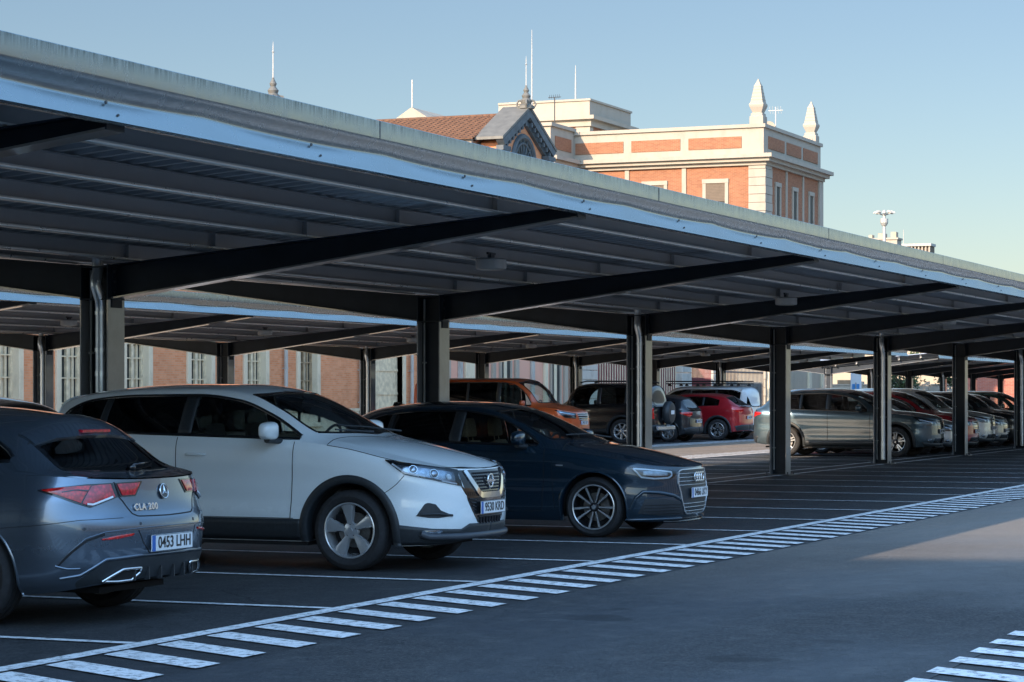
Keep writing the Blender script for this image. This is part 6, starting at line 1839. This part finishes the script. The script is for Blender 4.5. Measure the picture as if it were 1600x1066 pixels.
def generic_details(root, c, body, h0, tz, front=True, dark_low=True, hl=(.22, .12), lamp='slim', plate_t=None, bars=3, colour=None, chrome=True):
    L = c.L; gc = float(c.zb(.2))
    if front:
        k = Skin(c); k.mat(M['gloss_black']).patch('low', PL(c, ('F', 0, h0-.24), ('F', .30, h0-.24)), PL(c, ('F', 0, h0-.035), ('F', .40, h0-.04)), 12, 5, .003)
        k.patch('low', PL(c, ('F', 0, gc+.08), ('F', .55, gc+.09)), PL(c, ('F', 0, gc+.2), ('F', .48, gc+.20)), 12, 4, .003)
        g = k.build('grille', None, root)
        k = Skin(c)
        for i in range(bars): k.tube('low', PL(c, ('F', 0, h0-.21+i*.16/max(1, bars-1)), ('F', .33+.02*i, h0-.21+i*.16/max(1, bars-1))), .009, .008, n=8)
        k.build('grille_bars', M['chrome'] if chrome else M['blackplastic'], g)
        for sg in (1, -1):
            lo = PL(c, ('S', .40, h0-.02), ('S', .22, h0-hl[1]-.02), ('F', .5, h0-hl[1]-.04)); hi = PL(c, ('S', .52, h0+.055), ('S', .25, h0+.015), ('F', .45, h0-.04))
            k = Skin(c); k.mat(M['gloss_black']).patch('low', lo, hi, 14, 5, .004, sides=(sg,)); k.mat(M['reflector']).patch('low', PL(c, ('S', .34, h0-.03), ('F', .56, h0-hl[1]-.01)), PL(c, ('S', .38, h0+.01), ('F', .54, h0-.055)), 10, 4, .008, sides=(sg,), crown=.01)
            k.build('headlight', None, root)
        plate(root, plate_t or '8215 JDM', float(c.lowpts([c.F(0, h0-.30)])[0][0, 0])-.02, h0-.30)
        k = Skin(c); k.mat(M['reflector'])
        k.patch('low', PL(c, ('F', .62, gc+.12), ('F', .72, gc+.13)), PL(c, ('F', .62, gc+.18), ('F', .72, gc+.18)), 4, 4, .006); k.build('fog_light', None, root)
    for sg in (1, -1):
        k = Skin(c)
        if lamp == 'tall': k.patch('low', PL(c, ('S', L-.10, tz-.35), ('Rr', .80, tz-.35)), PL(c, ('S', L-.12, tz-.02), ('Rr', .80, tz-.02)), 8, 8, .012, sides=(sg,), crown=.008)
        else: k.patch('low', PL(c, ('S', L-.34, tz-.10), ('S', L-.10, tz-.20), ('Rr', .50, tz-.14)), PL(c, ('S', L-.34, tz-.06), ('S', L-.14, tz-.045), ('Rr', .45, tz-.05)), 14, 6, .012, sides=(sg,), crown=.006)
        k.build('tail_light', M['redlens'], root)
    if not front: plate(root, plate_t or '4471 HBN', float(c.lowpts([c.Rr(0, tz-.34)])[0][0, 0])+.02, tz-.34, True)
    if dark_low:
        k = Skin(c); a, b = c.xw[0]+c.ra+.02, c.xw[1]-c.ra-.02
        k.patch('low', [c.S(x, gc+.0) for x in np.linspace(a, b, 12)], [c.S(x, gc+.14) for x in np.linspace(a, b, 12)], 16, 3, .006)
        k.patch('low', PL(c, ('Rr', 0, gc+.1), ('Rr', .6, gc+.1), ('S', L-.2, gc+.07)), PL(c, ('Rr', 0, gc+.28), ('Rr', .6, gc+.28), ('S', L-.25, gc+.24)), 20, 4, .006)
        k.patch('low', PL(c, ('F', 0, gc), ('F', .6, gc), ('S', .25, gc)), PL(c, ('F', 0, gc+.07), ('F', .6, gc+.09), ('S', .3, gc+.12)), 20, 3, .007)
        k.build('lower_cladding', M['blackplastic'], root)

def far_car(name, label, cat, sp, colour, x, y, facing, style='seven', group=None, front=True, cladding=False, **kw):
    ly = y+(sp['L'] if facing == 'in' else 0)
    r, c, p, b = build_car(name, label, cat, sp, colour, (x, ly, 0), facing, .5, style, cladding=cladding, group=group, doors_split=False)
    h0 = sp['zt'][0][1]; tz = float(c.zt(sp['L']-.1))
    generic_details(r, c, b, h0, tz, front=(facing == 'out'), **kw)
    # door seams
    dl = sp['dlo']['pillars'][0][0]+.06; k = Skin(c)
    for x_ in (dl-1.05, dl): k.line('low', [c.S(x_, z) for z in np.linspace(float(c.zb(x_))+.16, float(c.zt(x_))-.01, 8)], .012, .003, n=12)
    k.mb.build('door_gap', M['seam'], b)
    return r, c, b

GF = 'cars parked in the rear rows'
van, vc, vb = far_car('minibus', 'orange people-carrier van with dark side windows behind the dark blue hatchback', 'van',
    generic(4.97, 1.99, 1.97, 1.0, 2.93, .34, hood=1.13, belt=1.17, cowl=.80, rf=1.55, rr=4.84, tb=4.93, tz=1.12, gc=.2, yroof=.70, boxy=1, tailn=.03, fa=.5), 'orange', 61.65, 24.0, 'out', group=GF, hl=(.2, .15), bars=4, plate_t='2967 LRT')
suv, sc_, sb_ = far_car('off_roader', 'black three-door off-roader with a covered spare wheel on its tail, under the second carport', 'car',
    generic(4.45, 1.86, 1.86, .85, 2.50, .38, hood=1.12, belt=1.16, cowl=1.2, rf=1.75, rr=4.18, tb=4.30, tz=1.12, gc=.32, yroof=.66, boxy=1, tailn=.02, fa=.45), 'black', 69.4, 24.35, 'in', group=GF, lamp='tall', cladding=True, plate_t='7730 DKF')
L_ = 4.45
mb = MB(); mb.lathe([(.001, .12), (.20, .13), (.31, .11), (.355, .05), (.36, -.06), (.33, -.10), (.001, -.10)], (L_+.12, 0, .95), 32, 'x')
sw = mb.build('spare_wheel', M['blackplastic'], suv, smooth=True)
mb = MB(); mb.box(L_+.235, L_+.252, -.15, .15, .90, 1.02, .004); mb.build('cover_plate', M['plate'], sw)
mb = MB()
for s_ in (-1, 1):
    mb.tube([(1.9, s_*.60, 1.87), (2.1, s_*.60, 1.92), (3.9, s_*.58, 1.91), (4.05, s_*.58, 1.86)], .022, 8)
    mb.build('roof_rail', M['blackplastic'], suv); mb = MB()
mb = MB(); mb.box(L_-.02, L_+.06, -.8, .8, .42, .55, .02); mb.build('rear_step', M['alloy'], suv)
dh, dhc, dhb = far_car('small_hatchback', 'small dark grey hatchback seen from behind, between the black off-roader and the red crossover', 'car',
    generic(4.1, 1.78, 1.50, .8, 2.55, .31, hood=.88, belt=.97, cowl=1.0, rf=1.8, rr=3.70, tb=3.98, tz=1.0, gc=.2), 'dark', 72.65, 24.35, 'in', group=GF, plate_t='5580 KZV')
rc, rcc, rcb = far_car('red_crossover', 'bright red crossover coupe seen from behind with black-and-silver wheels', 'car',
    generic(4.39, 1.80, 1.56, .92, 2.64, .35, hood=.98, belt=1.08, cowl=1.1, rf=1.95, rr=3.75, tb=4.20, tz=1.10, gc=.24), 'red', 75.95, 23.70, 'in', 'dark5', group=GF, cladding=True, plate_t='1164 LNS')
wv, wvc, wvb = far_car('delivery_van', 'small white van with a black roof rack behind the red crossover', 'van',
    generic(4.4, 1.84, 1.80, .9, 2.72, .31, hood=1.05, belt=1.12, cowl=.85, rf=1.55, rr=4.28, tb=4.36, tz=1.1, gc=.2, yroof=.70, boxy=1, tailn=.02, fa=.5), 'van', 78.75, 24.3, 'in', group=GF, lamp='tall', plate_t='9026 HTP')
rk = empty('roof_rack', (78.75, 24.3+4.4, 1.80), -PI/2); tag(rk, 'black ladder-style roof rack on top of the white van', 'roof rack')
mb = MB()
for s_ in (-1, 1):
    mb.tube([(1.3, s_*.6, .16), (4.1, s_*.6, .16)], .022, 6); mb.tube([(1.3, s_*.6, .08), (4.1, s_*.6, .08)], .018, 6)
for k in range(5):
    x = 1.45+k*.62; mb.tube([(x, -.6, .16), (x, .6, .16)], .022, 6)
mb.build('frame', M['blackplastic'], rk)
for s_ in (-1, 1):
    for k in range(5):
        x = 1.45+k*.62; mb = MB(); mb.prism([(x-.07, 0), (x+.07, 0), (x+.02, .1), (x-.02, .1)], 'y', s_*.6-.02, s_*.6+.02); mb.build('foot', M['blackplastic'], rk)
g1, g1c, g1b = far_car('grey_suv', 'teal-grey SUV behind the third and fourth columns, nose in shade, tail in the sun', 'car',
    generic(4.60, 1.87, 1.66, .92, 2.72, .365, hood=1.02, belt=1.08, cowl=1.2, rf=2.05, rr=4.0, tb=4.38, tz=1.14, gc=.26), 'teal', 57.25, 13.02, 'out', 'dark5', group=GF, cladding=True, plate_t='6092 MBD', bars=5)
far_car('silver_hatchback', 'low silver hatchback right of the teal-grey SUV', 'car', generic(4.1, 1.74, 1.46, .82, 2.55, .31, hood=.84, belt=.95, cowl=1.0, rf=1.75, gc=.2), 'silver', 59.85, 13.15, 'out', group=GF, plate_t='3345 FWC')
far_car('red_car', 'dark red family car between the silver hatchback and the pale estate', 'car', generic(4.5, 1.83, 1.62, .93, 2.7, .34, hood=.95, belt=1.03, cowl=1.0, rf=1.95, gc=.2), 'darkred', 62.35, 13.25, 'out', group=GF, plate_t='7712 GLX')
far_car('pale_estate', 'pale silver estate with squared front bumper, just right of the dark red car', 'car', generic(4.6, 1.80, 1.68, .95, 2.64, .35, hood=1.0, belt=1.05, cowl=1.15, rf=1.95, rr=4.1, tb=4.42, gc=.24, boxy=.5), 'pale', 65.0, 13.35, 'out', group=GF, plate_t='0871 JPR')
far_car('grey_car', 'mid-grey hatchback just right of the pale estate', 'car', generic(4.3, 1.78, 1.52, .88, 2.62, .32, hood=.90, belt=.98, cowl=1.08, rf=1.9, gc=.2), 'grey', 67.5, 13.5, 'out', group=GF)
far_car('dark_car', 'black car in the shade near the last visible column', 'car', generic(4.4, 1.8, 1.60, .9, 2.65, .33, hood=.96, belt=1.02, cowl=1.1, rf=1.9, gc=.2), 'black', 70.1, 13.3, 'out', group=GF)
far_car('silver_estate', 'silver car second from the end of the shaded row on the right', 'car', generic(4.5, 1.8, 1.55, .9, 2.7, .33, hood=.94, belt=1.0, cowl=1.1, rf=1.9, gc=.2), 'silver', 72.7, 13.5, 'out', group=GF)
far_car('green_car', 'dark green car at the far right edge, last in the shaded row', 'car', generic(4.4, 1.8, 1.62, .9, 2.65, .33, hood=.98, belt=1.04, cowl=1.1, rf=1.9, gc=.2), 'green', 75.3, 13.3, 'out', group=GF)
far_car('black_hatchback', 'black hatchback whose roof spoiler shows between the blue-grey estate and the white crossover', 'car', generic(4.3, 1.8, 1.50, .88, 2.6, .32, hood=.9, belt=.98, cowl=1.1, rf=1.9, rr=4.0, tb=4.2, gc=.2), 'black', 19.6, 13.15, 'in', group=GF)

# ------------------------------------------------------------------ every separate piece its own part
SPLIT = {'wing_gap', 'rear_reflector', 'arch_trim', 'lower_cladding', 'tail_light', 'pilaster', 'fog_light', 'windscreen_seal_', 'window_frame', 'wiper', 'parking_sensor', 'brake_light'}
def islands(me):
    n = len(me.vertices); par = list(range(n))
    def fd(a):
        while par[a] != a: par[a] = par[par[a]]; a = par[a]
        return a
    for e in me.edges:
        a, b = fd(e.vertices[0]), fd(e.vertices[1])
        if a != b: par[a] = b
    return [fd(i) for i in range(n)]
done = {}
for o in list(bpy.data.objects):
    if o.type != 'MESH' or o.name.split('.')[0] not in SPLIT: continue
    if o.name.split('.')[0] == 'window_frame' and o.parent and o.parent.name.split('.')[0] == 'window': continue
    me = o.data
    if me.name in done: pieces = done[me.name]
    else:
        lab = islands(me); ids = sorted(set(lab)); pieces = []
        if 1 < len(ids) <= 10:
            for k in ids:
                idx = [i for i in range(len(lab)) if lab[i] == k]; mp = {a: b for b, a in enumerate(idx)}
                fs = [(tuple(mp[v] for v in p.vertices), p.use_smooth, p.material_index) for p in me.polygons if lab[p.vertices[0]] == k]
                m2 = bpy.data.meshes.new(me.name); m2.from_pydata([tuple(me.vertices[i].co) for i in idx], [], [f[0] for f in fs])
                for m_ in me.materials: m2.materials.append(m_)
                m2.polygons.foreach_set('use_smooth', [f[1] for f in fs]); m2.polygons.foreach_set('material_index', [f[2] for f in fs])
                pieces.append(m2)
        done[me.name] = pieces
    if not pieces: continue
    o.data = pieces[0]
    for m2 in pieces[1:]:
        q = o.copy(); q.data = m2; col.objects.link(q)
